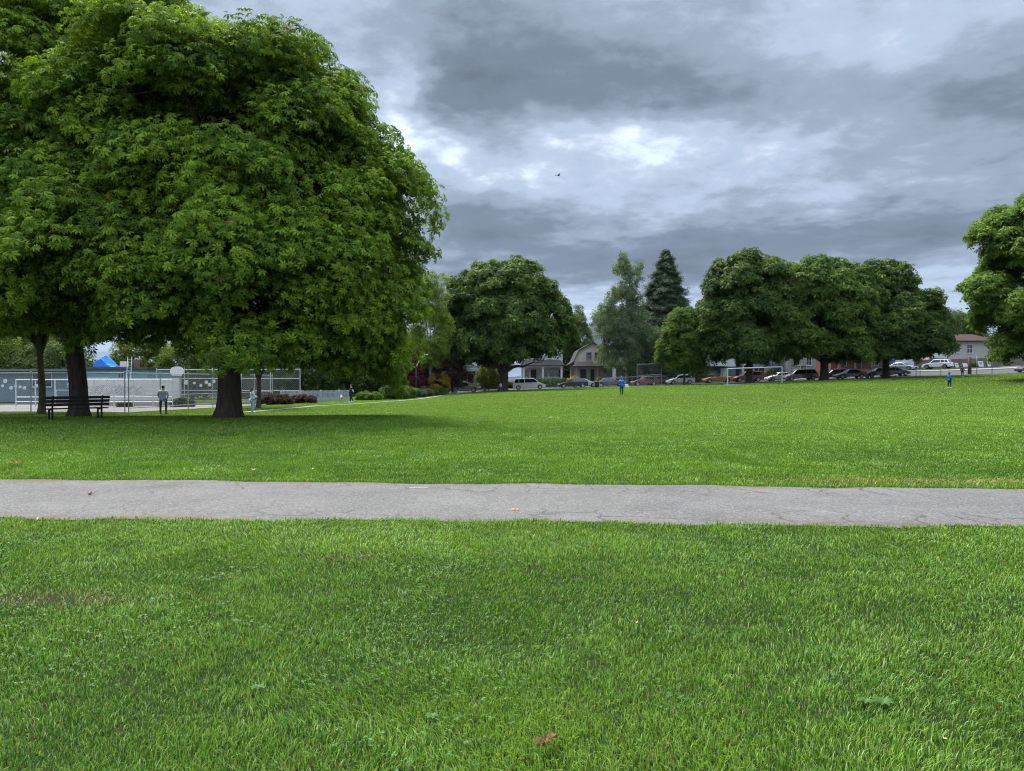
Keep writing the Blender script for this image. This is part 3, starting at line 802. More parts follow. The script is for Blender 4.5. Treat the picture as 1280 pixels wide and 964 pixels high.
dry_leaf(390, 591, .06, CREAM, 'cream leaf on the far grass verge near the middle left of the path', 4, seed=12)
dry_leaf(180, 542, .16, TAN, 'tan leaf in the white flowers between the bench and the big trunk', 5, seed=13)
x, y = flat_at(523, 611)
tag(MB().box(x - .14, x + .14, y - .018, y + .018, .0155, .018).build('paint_dash', pmat('faded_paint', (.34, .34, .33), .2, 30, .8)),
    'short faded white paint dash on the far half of the path', 'paint mark')
# broad-leaved weeds
def weed(px, py, size, label, seed):
    x, y = flat_at(px, py); rng = np.random.default_rng(seed); V, Fc, C = [], [], []; o = 0
    for k in range(8):
        a = k * .8 + rng.uniform(0, .3); L = size * rng.uniform(.7, 1.1); d = np.array([math.cos(a), math.sin(a), 0]); s = np.array([-math.sin(a), math.cos(a), 0])
        for i in range(6):
            t = i / 5; w = L * .24 * math.sin(math.pi * min(1, t * .92 + .06)); z = .055 + L * .5 * math.sin(t * 2.2) * .6
            V += [d * L * t + s * w + [0, 0, z + .2 * w], d * L * t + [0, 0, z], d * L * t - s * w + [0, 0, z + .2 * w]]
            if i < 5:
                b = o + i * 3; Fc += [(b, b + 3, b + 4), (b, b + 4, b + 1), (b + 1, b + 4, b + 5), (b + 1, b + 5, b + 2)]
        o += 18; C += [np.array([.050, .125, .022]) * rng.uniform(.8, 1.25)] * 18
    ob = np_mesh('broadleaf_weed', np.array(V), np.array(Fc), leafmat('grass_blade'), None, np.array(C), smooth=True); ob.location = (x, y, -.028)
    tag(ob, label, 'weed', 'weeds in the near lawn')
weed(1105, 888, .060, 'pale broad leaved weed at the lower right of the near lawn', 1)
weed(322, 868, .04, 'bright green broad leaved weed at the lower left of the near lawn', 2)
weed(1083, 886, .05, 'smaller weed just left of the pale broad leaved one', 3)
weed(540, 905, .035, 'low small weed in the near lawn left of the brown leaf cluster', 4)
# ------------------------------------------------------------------ trees
CH0, CH1 = (.056, .118, .014), (.205, .315, .024)
# the two great horse chestnuts
tree('horse_chestnut', (-12.05, 31, G(-12.05, 31)), 'huge horse chestnut with one thick black trunk and leaves hanging low on its right', 'tree',
     [(-1.2, .4, 10.6, 6.8, 6.2, 7.7), (2.4, 0, 8.2, 4.4, 5.2, 4.9), (-4, .5, 9., 5.2, 6, 6), (3.1, .3, 4.3, 3.8, 4.6, 3.4), (3.9, -.4, 3.4, 2.7, 3.4, 2.2), (1.8, -3.4, 5.2, 4., 3.2, 3.0), (-2.6, -3, 6.0, 4.5, 3.4, 3.4), (1.2, .4, 12.4, 3.2, 3.8, 3.6)],
     .46, 3.2, 15, 16, 560, .95, 1.12, .60, 195, LEAF_NEAR, .215, CH0, CH1, 3, near=True, extra=[(6.5, .2, 9.7, 1.7), (6.5, -.3, 7.0, 1.7), (6.0, .6, 4.7, 1.7), (5.2, .2, 11.6, 1.5), (4.3, .2, 13.4, 1.5), (3.1, 0, 14.9, 1.4), (5.6, -2.2, 8.4, 1.5), (4.6, -3.0, 5.6, 1.6), (5.6, -1, 3.5, 1.4), (3.7, -2.8, 3.4, 1.4), (6.3, .6, 3.4, 1.3), (4.6, 1.6, 3.0, 1.4), (7.0, -.6, 4.6, 1.2)], zmin=(3.7, 2.15), masses=(48, 2.55, 1.3, 2.2, .85), tip=((.16, .13, .05), .006))
tree('horse_chestnut', (-19.6, 33, G(-19.6, 33)), 'broad horse chestnut behind the park bench with a forked dark trunk', 'tree',
     [(0, 0, 11.4, 7.8, 7.6, 8.4), (-5, -.5, 9.6, 6, 6.5, 5.6), (4.2, -1, 7.4, 3.6, 5.5, 4.4), (0, -4.2, 6.6, 5., 3.6, 3.6), (-6, -2, 7.2, 4.6, 5, 3.6), (-9, 1, 11, 4, 5, 6)],
     .38, 3.6, 17, 16, 580, .95, 1.12, .60, 195, LEAF_NEAR, .215, CH0, (.210, .318, .024), 9, near=True, zmin=(5.0, 3.9), masses=(50, 2.55, 1.3, 2.2, .85), tip=((.16, .13, .05), .006), lean=(-.8, 0))
tree('street_tree', tuple(at(51, 44)), 'slim tree with a mossy brown trunk beside the wire fence', 'tree',
     [(0, 0, 8.5, 4, 4, 3.6), (-1.5, 0, 7, 3, 3, 2.4)], .185, 4.2, 11, 7, 120, .9, 1., .65, 110, LEAF_NEAR, .25, CH0, CH1, 17, near=True, bark=M_BARK2, zmin=4.4)

# chestnuts along the street
CF0, CF1 = (.034, .072, .018), (.105, .165, .030)
p = at(629, 107)
tree('horse_chestnut', tuple(p), 'round dark horse chestnut with a leaning forked trunk behind the white van', 'tree',
     [(0, 0, 11.2, 8.2, 7.4, 7.8), (-4.2, 0, 8.6, 5, 6, 5.0), (3.8, 0, 8.4, 4.8, 6, 4.6), (.6, 0, 14.5, 5.2, 5.5, 4.8), (5, -1, 7, 3.4, 4, 3.2), (-4.4, -1, 6.6, 3.8, 4, 3.4)],
     .62, 2.6, 15, 10, 360, 1.2, 1.3, .66, 70, LEAF_FAR, .58, CF0, CF1, 23, zmin=(4.7, 6.2), masses=(46, 2.4, 2.0, 2.9, .85), lean=(.6, 0), every=2, sides=12)
trio = 'big horse chestnuts in a row along the street'
p = at(937, 108)
tA = tree('horse_chestnut', tuple(p), 'tall flat-topped horse chestnut behind the goal, first of the close row', 'tree',
     [(0, 0, 11., 6.8, 6.6, 7.8), (-2.4, 0, 12.6, 4.4, 5, 5.0), (2.8, 0, 13.0, 4.6, 5, 5.0), (-3.0, 0, 7.8, 3.8, 5.4, 4.8), (3.4, 0, 8, 4.6, 5, 4.4), (0, -3, 7, 5, 3.6, 3.8)],
     .55, 3.4, 17, 10, 360, 1.2, 1.3, .66, 70, LEAF_FAR, .58, CF0, CF1, 131, zmin=4.0, masses=(36, 2.7, 1.4, 2.3, .85), every=2, sides=12, group=trio)
p = at(1030, 109)
tree('horse_chestnut', tuple(p), 'widest horse chestnut of the row with brighter crown and trunk beside the dark minivan', 'tree',
     [(0, 0, 10.8, 7.4, 6.8, 7.8), (-2.4, -1, 13, 4.6, 5, 5.2), (2.8, -1, 12.6, 4.4, 5, 5.0), (-4, -1, 7.6, 4.2, 5.4, 4.4), (4, -1, 8, 4.6, 5, 4.4), (0, -3.6, 7.4, 6, 3.6, 3.8)],
     .6, 3., 16, 10, 360, 1.2, 1.3, .66, 70, LEAF_FAR, .58, (.045, .095, .018), (.130, .205, .030), 37, zmin=4.1, masses=(38, 2.7, 1.4, 2.4, .85), every=2, sides=12, group=trio)
p = at(1107, 110)
tree('horse_chestnut', tuple(p), 'horse chestnut ending the row with its crown stepping down towards the white car', 'tree',
     [(0, 0, 10., 6.6, 6.4, 7.2), (-1.6, 0, 12.4, 4.8, 5, 4.8), (3.4, 0, 9, 4.6, 5, 5.2), (-3.6, -1, 7.4, 4.2, 5.4, 4.2), (4.0, -1, 6.6, 4.0, 4.6, 3.4), (1, -3.4, 6.6, 5, 3.6, 3.4)],
     .5, 2.8, 15, 10, 360, 1.2, 1.3, .66, 70, LEAF_FAR, .58, CF0, CF1, 41, zmin=3.7, masses=(34, 2.7, 1.4, 2.3, .85), every=2, sides=12, group=trio)
p = at(1305, 84)
tree('horse_chestnut', tuple(p), 'tall bright chestnut cut off by the right edge of the photo', 'tree',
     [(0, 0, 12.4, 8.2, 8, 8.8), (-2, 0, 15.2, 5, 5, 5.2), (-4.3, -1, 7.2, 4.6, 5, 4.8), (4, 0, 9, 5, 6, 6), (-1, -4, 8, 6, 4, 5), (-3.4, -2, 11, 5, 5, 5)],
     .6, 3.4, 17, 10, 440, 1.1, 1.25, .62, 95, LEAF_FAR, .45, (.050, .108, .018), (.150, .235, .028), 43, zmin=2.8, masses=(42, 2.7, 1.4, 2.5, .85), every=2, sides=12)

# by the houses
def lolly(px, Y, h, w, zb, c0, c1, label, seed, cat='tree', name='leafy_tree', ncl=150, per=70, size=.34, tmpl=SPRAY, r0=.2, bark=None, group=None, rad=None, shell=(.6, .98), every=3, extra=(), leaf='leaf', flat=.75, mind=None):
    p = at(px, Y); rad = rad or w * .13
    lob = [(0, 0, (h + zb) / 2, w / 2, w / 2, (h - zb) / 2), (w * .12, 0, zb + (h - zb) * .35, w * .42, w * .4, (h - zb) * .33), (-w * .14, 0, zb + (h - zb) * .4, w * .38, w * .4, (h - zb) * .36)] + list(extra)
    return tree(name, tuple(p), label, cat, lob, r0, max(.8, zb + .3), h * .8, 7, ncl, mind or rad * .7, rad, flat, per, tmpl, size, c0, c1, seed, every=every, bark=bark, group=group, shell=shell, low=-.5, jit=.6)

lolly(538, 101, 18.0, 6.2, 3.2, (.095, .155, .025), (.215, .30, .04), 'light yellow-green tree with pale bare stems right behind the big chestnut', 51, ncl=120, per=55, size=.30, tmpl=SPRAY_FINE, r0=.16, bark=M_BARK3, shell=(.35, 1.), every=1)
lolly(508, 97, 5.6, 4.2, .6, (.065, .016, .022), (.12, .028, .036), 'purple-red leaved maple beside the lamp post', 52, 'maple', 'purple_maple', 90, 70, .22, r0=.1, leaf='leaf_red')
lolly(551, 104, 7.4, 6.8, .8, (.040, .030, .020), (.080, .050, .034), 'dusky bronze-red tree in front of the grey porch house', 53, name='bronze_tree', ncl=110, per=70, size=.25, r0=.12, leaf='leaf_red')
lolly(549, 101, 3.6, 2.6, .3, (.20, .15, .025), (.36, .24, .04), 'golden yellow shrub above the flower border', 54, 'shrub', 'golden_shrub', 50, 60, .2, r0=.05)
lolly(611, 117, 5.0, 3.6, .4, (.075, .12, .02), (.16, .21, .03), 'yellow-green feathery shrub before the grey house steps', 55, 'shrub', 'feathery_shrub', 60, 60, .22, SPRAY_FINE, r0=.06)
lolly(702, 150, 17, 7.6, 1, (.045, .07, .018), (.095, .115, .03), 'olive green tree between the porch house and the gambrel house', 56, ncl=150, per=70, size=.42, r0=.25, extra=[(3.2, 0, 5, 3, 3, 4)])
lolly(722, 172, 19.5, 7, 5, (.07, .11, .03), (.14, .19, .05), 'pale thin tree rising far behind the gambrel house', 57, ncl=90, per=40, size=.42, tmpl=SPRAY_FINE, r0=.18, shell=(.3, 1.), every=1)
# the silvery poplar: narrow upright sprays with sky between them
p = at(783, 124)
tree('poplar', tuple(p), 'tall loose silvery poplar with two pointed tops beside the gambrel house', 'tree',
     [(-.6, 0, 13, 2.8, 3., 8.), (-.3, 0, 19.2, 1.3, 1.5, 3.9), (1.7, 0, 17, .9, 1.1, 4.2), (-2.9, 0, 10.5, 2.6, 3., 4.6), (1.6, 0, 9, 3., 3.4, 4.6), (0, 0, 5.6, 5.0, 4.2, 3.9), (4.4, -1, 7.0, 2.8, 2.6, 4.4)],
     .34, 3, 21, 14, 230, .85, .80, 1.05, 48, SPRAY, .34, (.085, .135, .065), (.19, .255, .13), 61, every=1, shell=(.4, 1.), low=-.7, up=.3, bark=M_BARK3, sides=10, jit=.8, leaf='leaf_silver')
p = at(855, 109)
tree('maple', tuple(p), 'bushy mid-green maple on a thin trunk before the white hatchback', 'tree',
     [(0, 0, 6.8, 3.4, 3.2, 4.8), (-1.6, 0, 5.2, 2.6, 2.6, 3.2), (1.2, 0, 5.0, 2.4, 2.6, 3.0), (-.4, 0, 9.6, 1.8, 2, 2.0)],
     .14, 2.0, 9.5, 8, 210, .7, .8, .6, 80, LEAF_FAR, .24, (.042, .092, .014), (.118, .19, .026), 63, every=2, zmin=1.7)

def conifer(px, Y, h, w, label, seed):
    rng = np.random.default_rng(seed); p = at(px, Y); root = empty('spruce', tuple(p), 0, label, 'tree')
    P, Nn, S, T = [], [], [], []; mb = MB()
    mb.tube([(0, 0, -.2), (0, 0, h * .5), (.1, 0, h * .97)], [.38, .24, .04], 10)
    z = 1.6
    while z < h - .25:
        t = (z - 1.6) / (h - 1.6); R = (w / 2) * (1 - t) ** .80 * (1.0 - .10 * math.exp(-t * 9)) + .12
        nb = max(4, int(5 + R * 2.0)); off = rng.uniform(0, 6)
        for k in range(nb):
            a = off + 2 * math.pi * k / nb + rng.uniform(-.25, .25); L = R * rng.uniform(.58, 1.2)
            dv = np.array([math.cos(a), math.sin(a)]); rise = .10 + .25 * t
            m = max(3, int(L * 3.2)); u = np.linspace(.18, 1, m)
            for q in u:
                zz = z + L * (rise * q - .38 * q * q * (1 - t * .6)); n = int(3 + 7 * q)
                wdt = .16 * L * (1 - abs(q - .55)) + .12
                off2 = rng.normal(0, wdt, (n, 2))
                pos = np.stack([dv[0] * L * q + off2[:, 0], dv[1] * L * q + off2[:, 1], np.full(n, zz) + rng.normal(0, .12, n)], 1)
                P.append(pos); Nn.append(np.array([dv[0] * .5, dv[1] * .5, .8]) + rng.normal(0, .3, (n, 3))); S.append(rng.uniform(.28, .5, n))
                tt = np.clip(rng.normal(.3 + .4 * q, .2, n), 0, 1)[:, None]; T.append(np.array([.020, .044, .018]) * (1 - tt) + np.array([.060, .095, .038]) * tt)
            mb.tube([(0, 0, z), (dv[0] * L * .6, dv[1] * L * .6, z + L * (rise * .6 - .13)), (dv[0] * L * .92, dv[1] * L * .92, z + L * (rise - .34))], [.05, .03, .01], 4, False)
        z += .50 * (1 - t * .45)
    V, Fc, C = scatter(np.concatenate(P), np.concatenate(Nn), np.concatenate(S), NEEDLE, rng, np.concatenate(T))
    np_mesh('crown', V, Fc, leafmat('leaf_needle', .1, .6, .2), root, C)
    mb.build('trunk', M_BARK, root, smooth=True, fix=False)
conifer(832, 129, 23.8, 14.2, 'tall pointed dark spruce beside the silvery poplar', 71)

# far greenery
lolly(1191, 190, 15., 14, 1, (.045, .075, .022), (.085, .12, .034), 'dull green tree rising far behind the brown roofed house', 81, ncl=170, per=60, size=.5, r0=.3)
lolly(1060, 160, 13, 14, 1, (.03, .06, .018), (.06, .095, .026), 'dark tree behind the brick house in the shade of the row', 82, ncl=150, per=60, size=.5, r0=.3)
lolly(868, 148, 9, 9, 1, (.03, .06, .018), (.06, .10, .026), 'dark green tree behind the white house with the brick base', 83, ncl=120, per=60, size=.45, r0=.25)
lolly(600, 150, 12, 12, 1, (.03, .06, .018), (.06, .10, .026), 'dark green tree behind the grey gabled house', 84, ncl=150, per=60, size=.45, r0=.25)
lolly(500, 128, 11, 12, 1, (.05, .09, .02), (.10, .15, .035), 'green tree behind the house with the pale pillar', 85, ncl=150, per=60, size=.45, r0=.25)
lolly(815, 150, 10, 11, .6, (.02, .045, .014), (.045, .08, .024), 'dark tree behind the poplar and the spruce', 92, ncl=140, per=60, size=.45, r0=.25)
# left, behind the court
lolly(8, 92, 11.0, 12, .8, (.07, .12, .02), (.15, .22, .03), 'bright yellow-green tree behind the court at the far left', 86, ncl=170, per=70, size=.36, r0=.25)
lolly(62, 90, 7.5, 9, .6, (.05, .085, .022), (.10, .14, .035), 'mid green tree behind the court beside the mossy trunk', 87, ncl=140, per=70, size=.34, r0=.2)
lolly(182, 96, 9.0, 7, .8, (.08, .12, .02), (.18, .22, .03), 'yellow-green tree behind the blue house roof', 88, ncl=110, per=60, size=.32, r0=.2)
lolly(240, 92, 8.5, 8, .5, (.06, .10, .02), (.13, .18, .03), 'light green tree behind the basketball board', 89, ncl=130, per=60, size=.32, r0=.2)
lolly(310, 96, 8, 10, .5, (.04, .08, .018), (.09, .14, .03), 'green tree behind the court end, seen past the big trunk', 90, ncl=140, per=60, size=.34, r0=.2)
lolly(400, 104, 9, 12, .5, (.04, .08, .018), (.08, .13, .03), 'green tree behind the grey picket fence', 91, ncl=150, per=60, size=.34, r0=.2)
lolly(462, 110, 8, 9, .4, (.035, .07, .018), (.08, .12, .03), 'green tree hidden behind the low skirt of the big chestnut', 93, ncl=120, per=60, size=.34, r0=.2)

# shrubs of the border
S0, S1 = (.045, .085, .022), (.11, .165, .04)
def sh(px, Y, w, d, h, label, seed, c0=S0, c1=S1, per=55, size=.17, name='garden_shrub', tmpl=SPRAY, group='shrubs in the garden border', **k):
    shrub(name, tuple(at(px, Y)), label, 'shrub', w, d, h, c0, c1, seed, per, size, tmpl, group, **k)
sh(492, 83, 3.4, 2.4, 1.9, 'large rounded green shrub at the left start of the border', 1)
sh(507, 86, 2.6, 2.2, 1.6, 'yellowish green shrub before the purple maple', 2, (.06, .10, .022), (.14, .19, .04))
sh(522, 90, 2.2, 1.8, 1.1, 'low bluish green shrub at the foot of the lamp post', 3, (.04, .09, .04), (.09, .15, .07))
sh(533, 94, 1.9, 1.6, .9, 'low green plant with pink tinted tips in the border', 4, (.07, .07, .04), (.15, .13, .07))
sh(541, 97, 1.8, 1.6, 1.0, 'dense green shrub below the golden one', 5)
sh(551, 100, 2.0, 1.8, 1.1, 'bushy green shrub ending the border by the parked silver car', 6)
sh(462, 80, 3.0, 2., 1.0, 'bright low green shrub behind the dog walker', 7, (.06, .12, .02), (.13, .20, .035))
sh(345, 63, 3.0, 1.6, .95, 'brownish dry shrub right of the standing woman', 8, (.05, .038, .026), (.10, .075, .045), tmpl=SPRAY_FINE)
sh(378, 66, 2.6, 1.4, .8, 'low brown red shrub before the picket fence', 9, (.055, .036, .026), (.11, .065, .045), tmpl=SPRAY_FINE)
sh(716, 124.6, 2.8, 1.6, 1.9, 'yellow orange flowering shrub before the gambrel house', 10, (.22, .15, .03), (.40, .26, .05), group='shrubs before the houses')
sh(752, 124.5, 2.6, 1.6, 1.6, 'dry brown green shrub at the gambrel house steps', 11, (.07, .065, .03), (.14, .12, .05), group='shrubs before the houses')
sh(585, 124.8, 3.4, 1.6, 1.5, 'dark green shrub before the grey gabled house', 12, (.02, .05, .018), (.05, .09, .03), group='shrubs before the houses')
sh(630, 125, 4.2, 1.6, 1.6, 'dark bush behind the leaning chestnut trunk', 13, (.02, .045, .016), (.05, .085, .028), group='shrubs before the houses')
sh(1000, 126, 3.0, 1.6, 1.9, 'yellow green bush before the beige house', 14, (.08, .10, .02), (.17, .18, .035), group='shrubs before the houses')
sh(874, 124.6, 3.0, 1.4, 1.4, 'dry tan bush beside the yellow car', 15, (.09, .08, .035), (.17, .14, .06), group='shrubs before the houses')
sh(970, 126.5, 3.4, 1.6, 2.4, 'dark rounded bush behind the goal crossbar', 16, (.02, .045, .016), (.05, .085, .028), group='shrubs before the houses')
sh(1219, 132, 2.0, 1.2, 1.0, 'small green bush beside the lawn sign', 17, (.05, .09, .02), (.11, .16, .035), group='shrubs before the houses')
sh(228, 58.2, 1.9, .8, .75, 'dark weedy shrub at the right end of the practice wall', 18, (.03, .05, .022), (.07, .10, .04), group='weeds along the practice wall')
sh(156, 58.4, 1.2, .5, .45, 'low weeds at the foot of the practice wall', 19, (.03, .05, .022), (.07, .09, .04), group='weeds along the practice wall')
sh(815, 125, 5.5, 1.8, 2.2, 'dark hedge bush behind the red hatchback', 20, (.02, .045, .016), (.045, .08, .026), group='shrubs before the houses')

def hedge(px, Y, w, d, h, label, c0, c1, seed):
    rng = np.random.default_rng(seed); p = at(px, Y); n = int(w * (h + d) * 95)
    f = rng.integers(0, 4, n); u = rng.uniform(-.5, .5, n); v = rng.random(n)
    pos = np.where((f == 0)[:, None], np.stack([u * w, np.full(n, -d / 2), v * h], 1),
          np.where((f == 1)[:, None], np.stack([u * w, (v - .5) * d, np.full(n, h)], 1),
          np.where((f == 2)[:, None], np.stack([np.where(u > 0, w / 2, -w / 2), (v - .5) * d, rng.random(n) * h], 1), np.stack([u * w, np.full(n, d / 2), v * h], 1))))
    nor = np.where((f == 1)[:, None], np.array([[0, 0, 1.]]), np.where((f == 2)[:, None], np.stack([np.sign(u), 0 * u, 0 * u + .3], 1), np.where((f == 3)[:, None], np.array([[0, 1., .3]]), np.array([[0, -1., .4]])))) + rng.normal(0, .5, (n, 3))
    pos = pos + rng.normal(0, .05, (n, 3)); t = rng.random((n, 1))
    root = empty('hedge', tuple(p), 0, label, 'hedge')
    V, Fc, C = scatter(pos, nor, rng.uniform(.12, .2, n), SPRAY, rng, np.array(c0) * (1 - t) + np.array(c1) * t)
    V[:, 2] = np.maximum(V[:, 2], 0.01)
    np_mesh('foliage', V, Fc, leafmat('leaf'), root, C)
    mb = MB()
    for k in range(int(w / .7)): mb.tube([(-w / 2 + .35 + .7 * k, 0, -.05), (-w / 2 + .35 + .7 * k, .05, h * .8)], [.05, .03], 5)
    mb.build('stem', M_BARK, root)
hedge(687, 124.3, 5.4, 1.3, 1.5, 'clipped green hedge before the white porch', (.025, .055, .014), (.06, .105, .024), 3)
# ------------------------------------------------------------------ shared paints
def paint(name, c, rough=.3, metal=0., coat=.5): return pmat('paint_' + name, c, .04, 2., rough, spec=.5, metal=metal, coat=coat)
M_WHITE = pmat('white_trim', (.58, .58, .57), .06, 4., .55)
M_GLASS = glassmat()
M_RUBBER = pmat('rubber', (.018, .018, .019), .2, 20, .85)
M_RIM = pmat('alloy_rim', (.35, .36, .38), .1, 10, .35, metal=.8)
M_DARKTRIM = pmat('dark_trim', (.02, .02, .022), .2, 10, .6)
M_TAIL = pmat('tail_lamp', (.28, .012, .012), .1, 10, .2, spec=.6)
M_HEAD = pmat('head_lamp', (.62, .64, .66), .1, 10, .15, spec=.7)
M_PLATE = pmat('number_plate', (.55, .56, .58), .1, 20, .5)
M_STEEL = pmat('galvanised', (.36, .38, .38), .15, 8, .5, metal=.35)
M_WIRE = pmat('galvanised_wire', (.30, .31, .31), .15, 8, .55, metal=.3)
M_SHINGLE = pmat('roof_shingle', (.045, .045, .052), .3, 5., .9, .6, bscale=9)
M_SHINGLE_BR = pmat('roof_brown', (.050, .028, .023), .25, 4., .9, .5, bscale=9)
M_DOOR = pmat('door_dark', (.035, .04, .05), .15, 6, .5)

# ------------------------------------------------------------------ houses (front faces -Y in local space)
def window(root, x, z, w, h, y, frame=None, mull=1, sill=True, normal=-1):
    t = .09; m = MB()
    m.box(x - w / 2 - t, x + w / 2 + t, y - .07, y + .02, z + h, z + h + t + .02); m.box(x - w / 2 - t, x + w / 2 + t, y - .07, y + .02, z - t, z)
    m.box(x - w / 2 - t, x - w / 2, y - .065, y + .02, z, z + h); m.box(x + w / 2, x + w / 2 + t, y - .065, y + .02, z, z + h)
    for k in range(mull): 
        xx = x - w / 2 + w * (k + 1) / (mull + 1); m.box(xx - .03, xx + .03, y - .05, y + .02, z, z + h)
    m.box(x - w / 2, x + w / 2, y - .052, y + .018, z + h * .5 - .025, z + h * .5 + .025)
    f = m.build('window', frame or M_WHITE, root)
    MB().box(x - w / 2, x + w / 2, y - .02, y + .015, z, z + h).build('pane', M_GLASS, f)
    if sill: MB().box(x - w / 2 - .14, x + w / 2 + .14, y - .14, y - .072, z - .15, z - t - .004).build('sill', frame or M_WHITE, f)
    return f
def door(root, x, z, w, h, y, m=None):
    d = MB().box(x - w / 2, x + w / 2, y - .05, y + .02, z, z + h).box(x - w * .35, x + w * .35, y - .07, y - .051, z + .25, z + h * .42).build('door', m or M_DOOR, root)
    f = MB().box(x - w / 2 - .1, x - w / 2, y - .06, y + .02, z, z + h + .1).box(x + w / 2, x + w / 2 + .1, y - .06, y + .02, z, z + h + .1).box(x - w / 2, x + w / 2, y - .06, y + .02, z + h, z + h + .1).build('frame', M_WHITE, d)
    MB().ball((x + w * .38, y - .1, z + h * .48), .04, 8, 5).build('handle', M_RIM, d)
    return d
def gable_roof(root, w, d, z0, rise, over, m, name='roof', thick=.16, y0=0., knee=None):
    """ridge runs along y (gable towards the viewer)"""
    hw = w / 2 + over; 
    prof = [(-hw, z0 - over * rise / (w / 2)), (0, z0 + rise), (hw, z0 - over * rise / (w / 2))]
    if knee: prof = [(-hw - .25, z0 - .30), (-w / 2 + .1, z0 + .12), (-knee[0], z0 + knee[1]), (0, z0 + rise), (knee[0], z0 + knee[1]), (w / 2 - .1, z0 + .12), (hw + .25, z0 - .30)]
    poly = prof + [(a, b - thick) for a, b in reversed(prof)]
    return MB().prism(poly, y0 - over, y0 + d + over).build(name, m, root)
def hip(root, x0, x1, y0, y1, z0, z1, inset, m, name='roof'):
    i = inset
    vs = [(x0, y0, z0), (x1, y0, z0), (x1, y1, z0), (x0, y1, z0), (x0 + i, y0 + i, z1), (x1 - i, y0 + i, z1), (x1 - i, y1 - .01, z1), (x0 + i, y1 - .01, z1)]
    vs2 = [(a, b, c - .14) for a, b, c in vs[:4]]
    mb = MB().add(vs + vs2, [(0, 1, 5, 4), (1, 2, 6, 5), (3, 0, 4, 7), (4, 5, 6, 7), (2, 3, 7, 6), (8, 9, 1, 0), (9, 10, 2, 1), (10, 11, 3, 2), (11, 8, 0, 3), (11, 10, 9, 8)])
    return mb.build(name, m, root)
def column(root, x, y, z0, z1, w, m=None):
    c = MB().box(x - w / 2, x + w / 2, y - w / 2, y + w / 2, z0, z1).box(x - w * .7, x + w * .7, y - w * .7, y + w * .7, z0, z0 + .18 - .002).box(x - w * .7, x + w * .7, y - w * .7, y + w * .7, z1 - .16, z1 - .003)
    return c.build('column', m or M_WHITE, root)
def railing(root, x0, x1, y, z, h=.9, m=None):
    mb = MB().box(x0, x1, y - .04, y + .04, z + h - .07, z + h).box(x0, x1, y - .03, y + .03, z + .1, z + .16)
    n = max(2, int((x1 - x0) / .16))
    for k in range(1, n): xx = x0 + (x1 - x0) * k / n; mb.box(xx - .02, xx + .02, y - .02, y + .02, z + .16, z + h - .07)
    return mb.build('railing', m or M_WHITE, root)
def house(name, px, Y, label, rz=0.):
    p = at(px, Y); return empty(name, tuple(p), rz, label, 'house')
def steps(root, x, y, w, z, n=5, m=None):
    mb = MB()
    for k in range(n): mb.box(x - w / 2, x + w / 2, y - .3 * (n - k), y - .3 * (n - k - 1), -.3, z * (k + 1) / n - .004 * k)
    return mb.build('steps', m or M_CONC, root)

# pale pillar house at the left
r = house('house', 513, 126, 'cream house with a thick pale pillar half hidden behind the purple maple')
MB().box(-5.5, 4.2, 0, 9, -.5, 5.2).build('wall', siding('siding_cream', (.52, .47, .37)), r)
gable_roof(r, 9.7, 9, 5.2, 2.6, .5, M_SHINGLE)
for x in (.9, 2.6): column(r, x, -1.6, 0, 3.6, .42 if x < 1 else .3, pmat('pillar_paint', (.52, .50, .44), .08, 3))
MB().box(-2, 4.4, -2.0, 0, 3.6, 3.9).build('porch_roof', M_SHINGLE, r)
MB().box(-2, 4.2, -1.8, -.01, -.3, .35).build('porch_floor', M_CONC, r)
door(r, 1.8, .36, 1., 2.1, -.01); window(r, -.6, 1.3, 1.2, 1.4, -.01); window(r, -3.4, 1.3, 1.4, 1.4, -.01); window(r, 1.6, 4.0, 1.2, .9, -.01)

# grey gabled craftsman house
r = house('house', 604, 130, 'dark grey gabled house with a deep porch behind the leaning chestnut')
MB().box(-4.4, 4.4, 0, 9, -.4, 4.4).build('wall', siding('siding_grey', (.20, .205, .215)), r)
MB().prism([(-4.4, 4.42), (4.4, 4.42), (0, 7.3)], 0, .3).build('gable', siding('siding_pale_grey', (.55, .55, .57)), r)
gable_roof(r, 8.8, 9, 4.4, 2.95, .7, M_SHINGLE)
MB().box(-4.2, 2.4, -2.2, -.01, -.3, .9).build('porch_floor', pmat('porch_teal', (.10, .15, .16), .1, 4), r)
MB().box(-4.6, 2.8, -2.7, -.03, 3.7, 3.95).box(-4.5, 2.7, -2.6, -2.4, 3.4, 3.7).build('porch_roof', pmat('trim_grey', (.36, .36, .38), .08, 4), r)
for x in (-3.9, -.8, 2.1): column(r, x, -2.2, .9, 3.7, .36, pmat('trim_grey', (.36, .36, .38)))
door(r, -2.2, .9, 1., 2.1, -.01, pmat('door_brown', (.09, .04, .03), .15, 6)); window(r, .2, 1.6, 1.4, 1.5, -.01); window(r, 3.4, 1.6, .9, 1.4, -.01); window(r, 0, 4.9, 1.5, 1.1, -.02, mull=2)
steps(r, -2.2, -2.2, 1.4, .9)

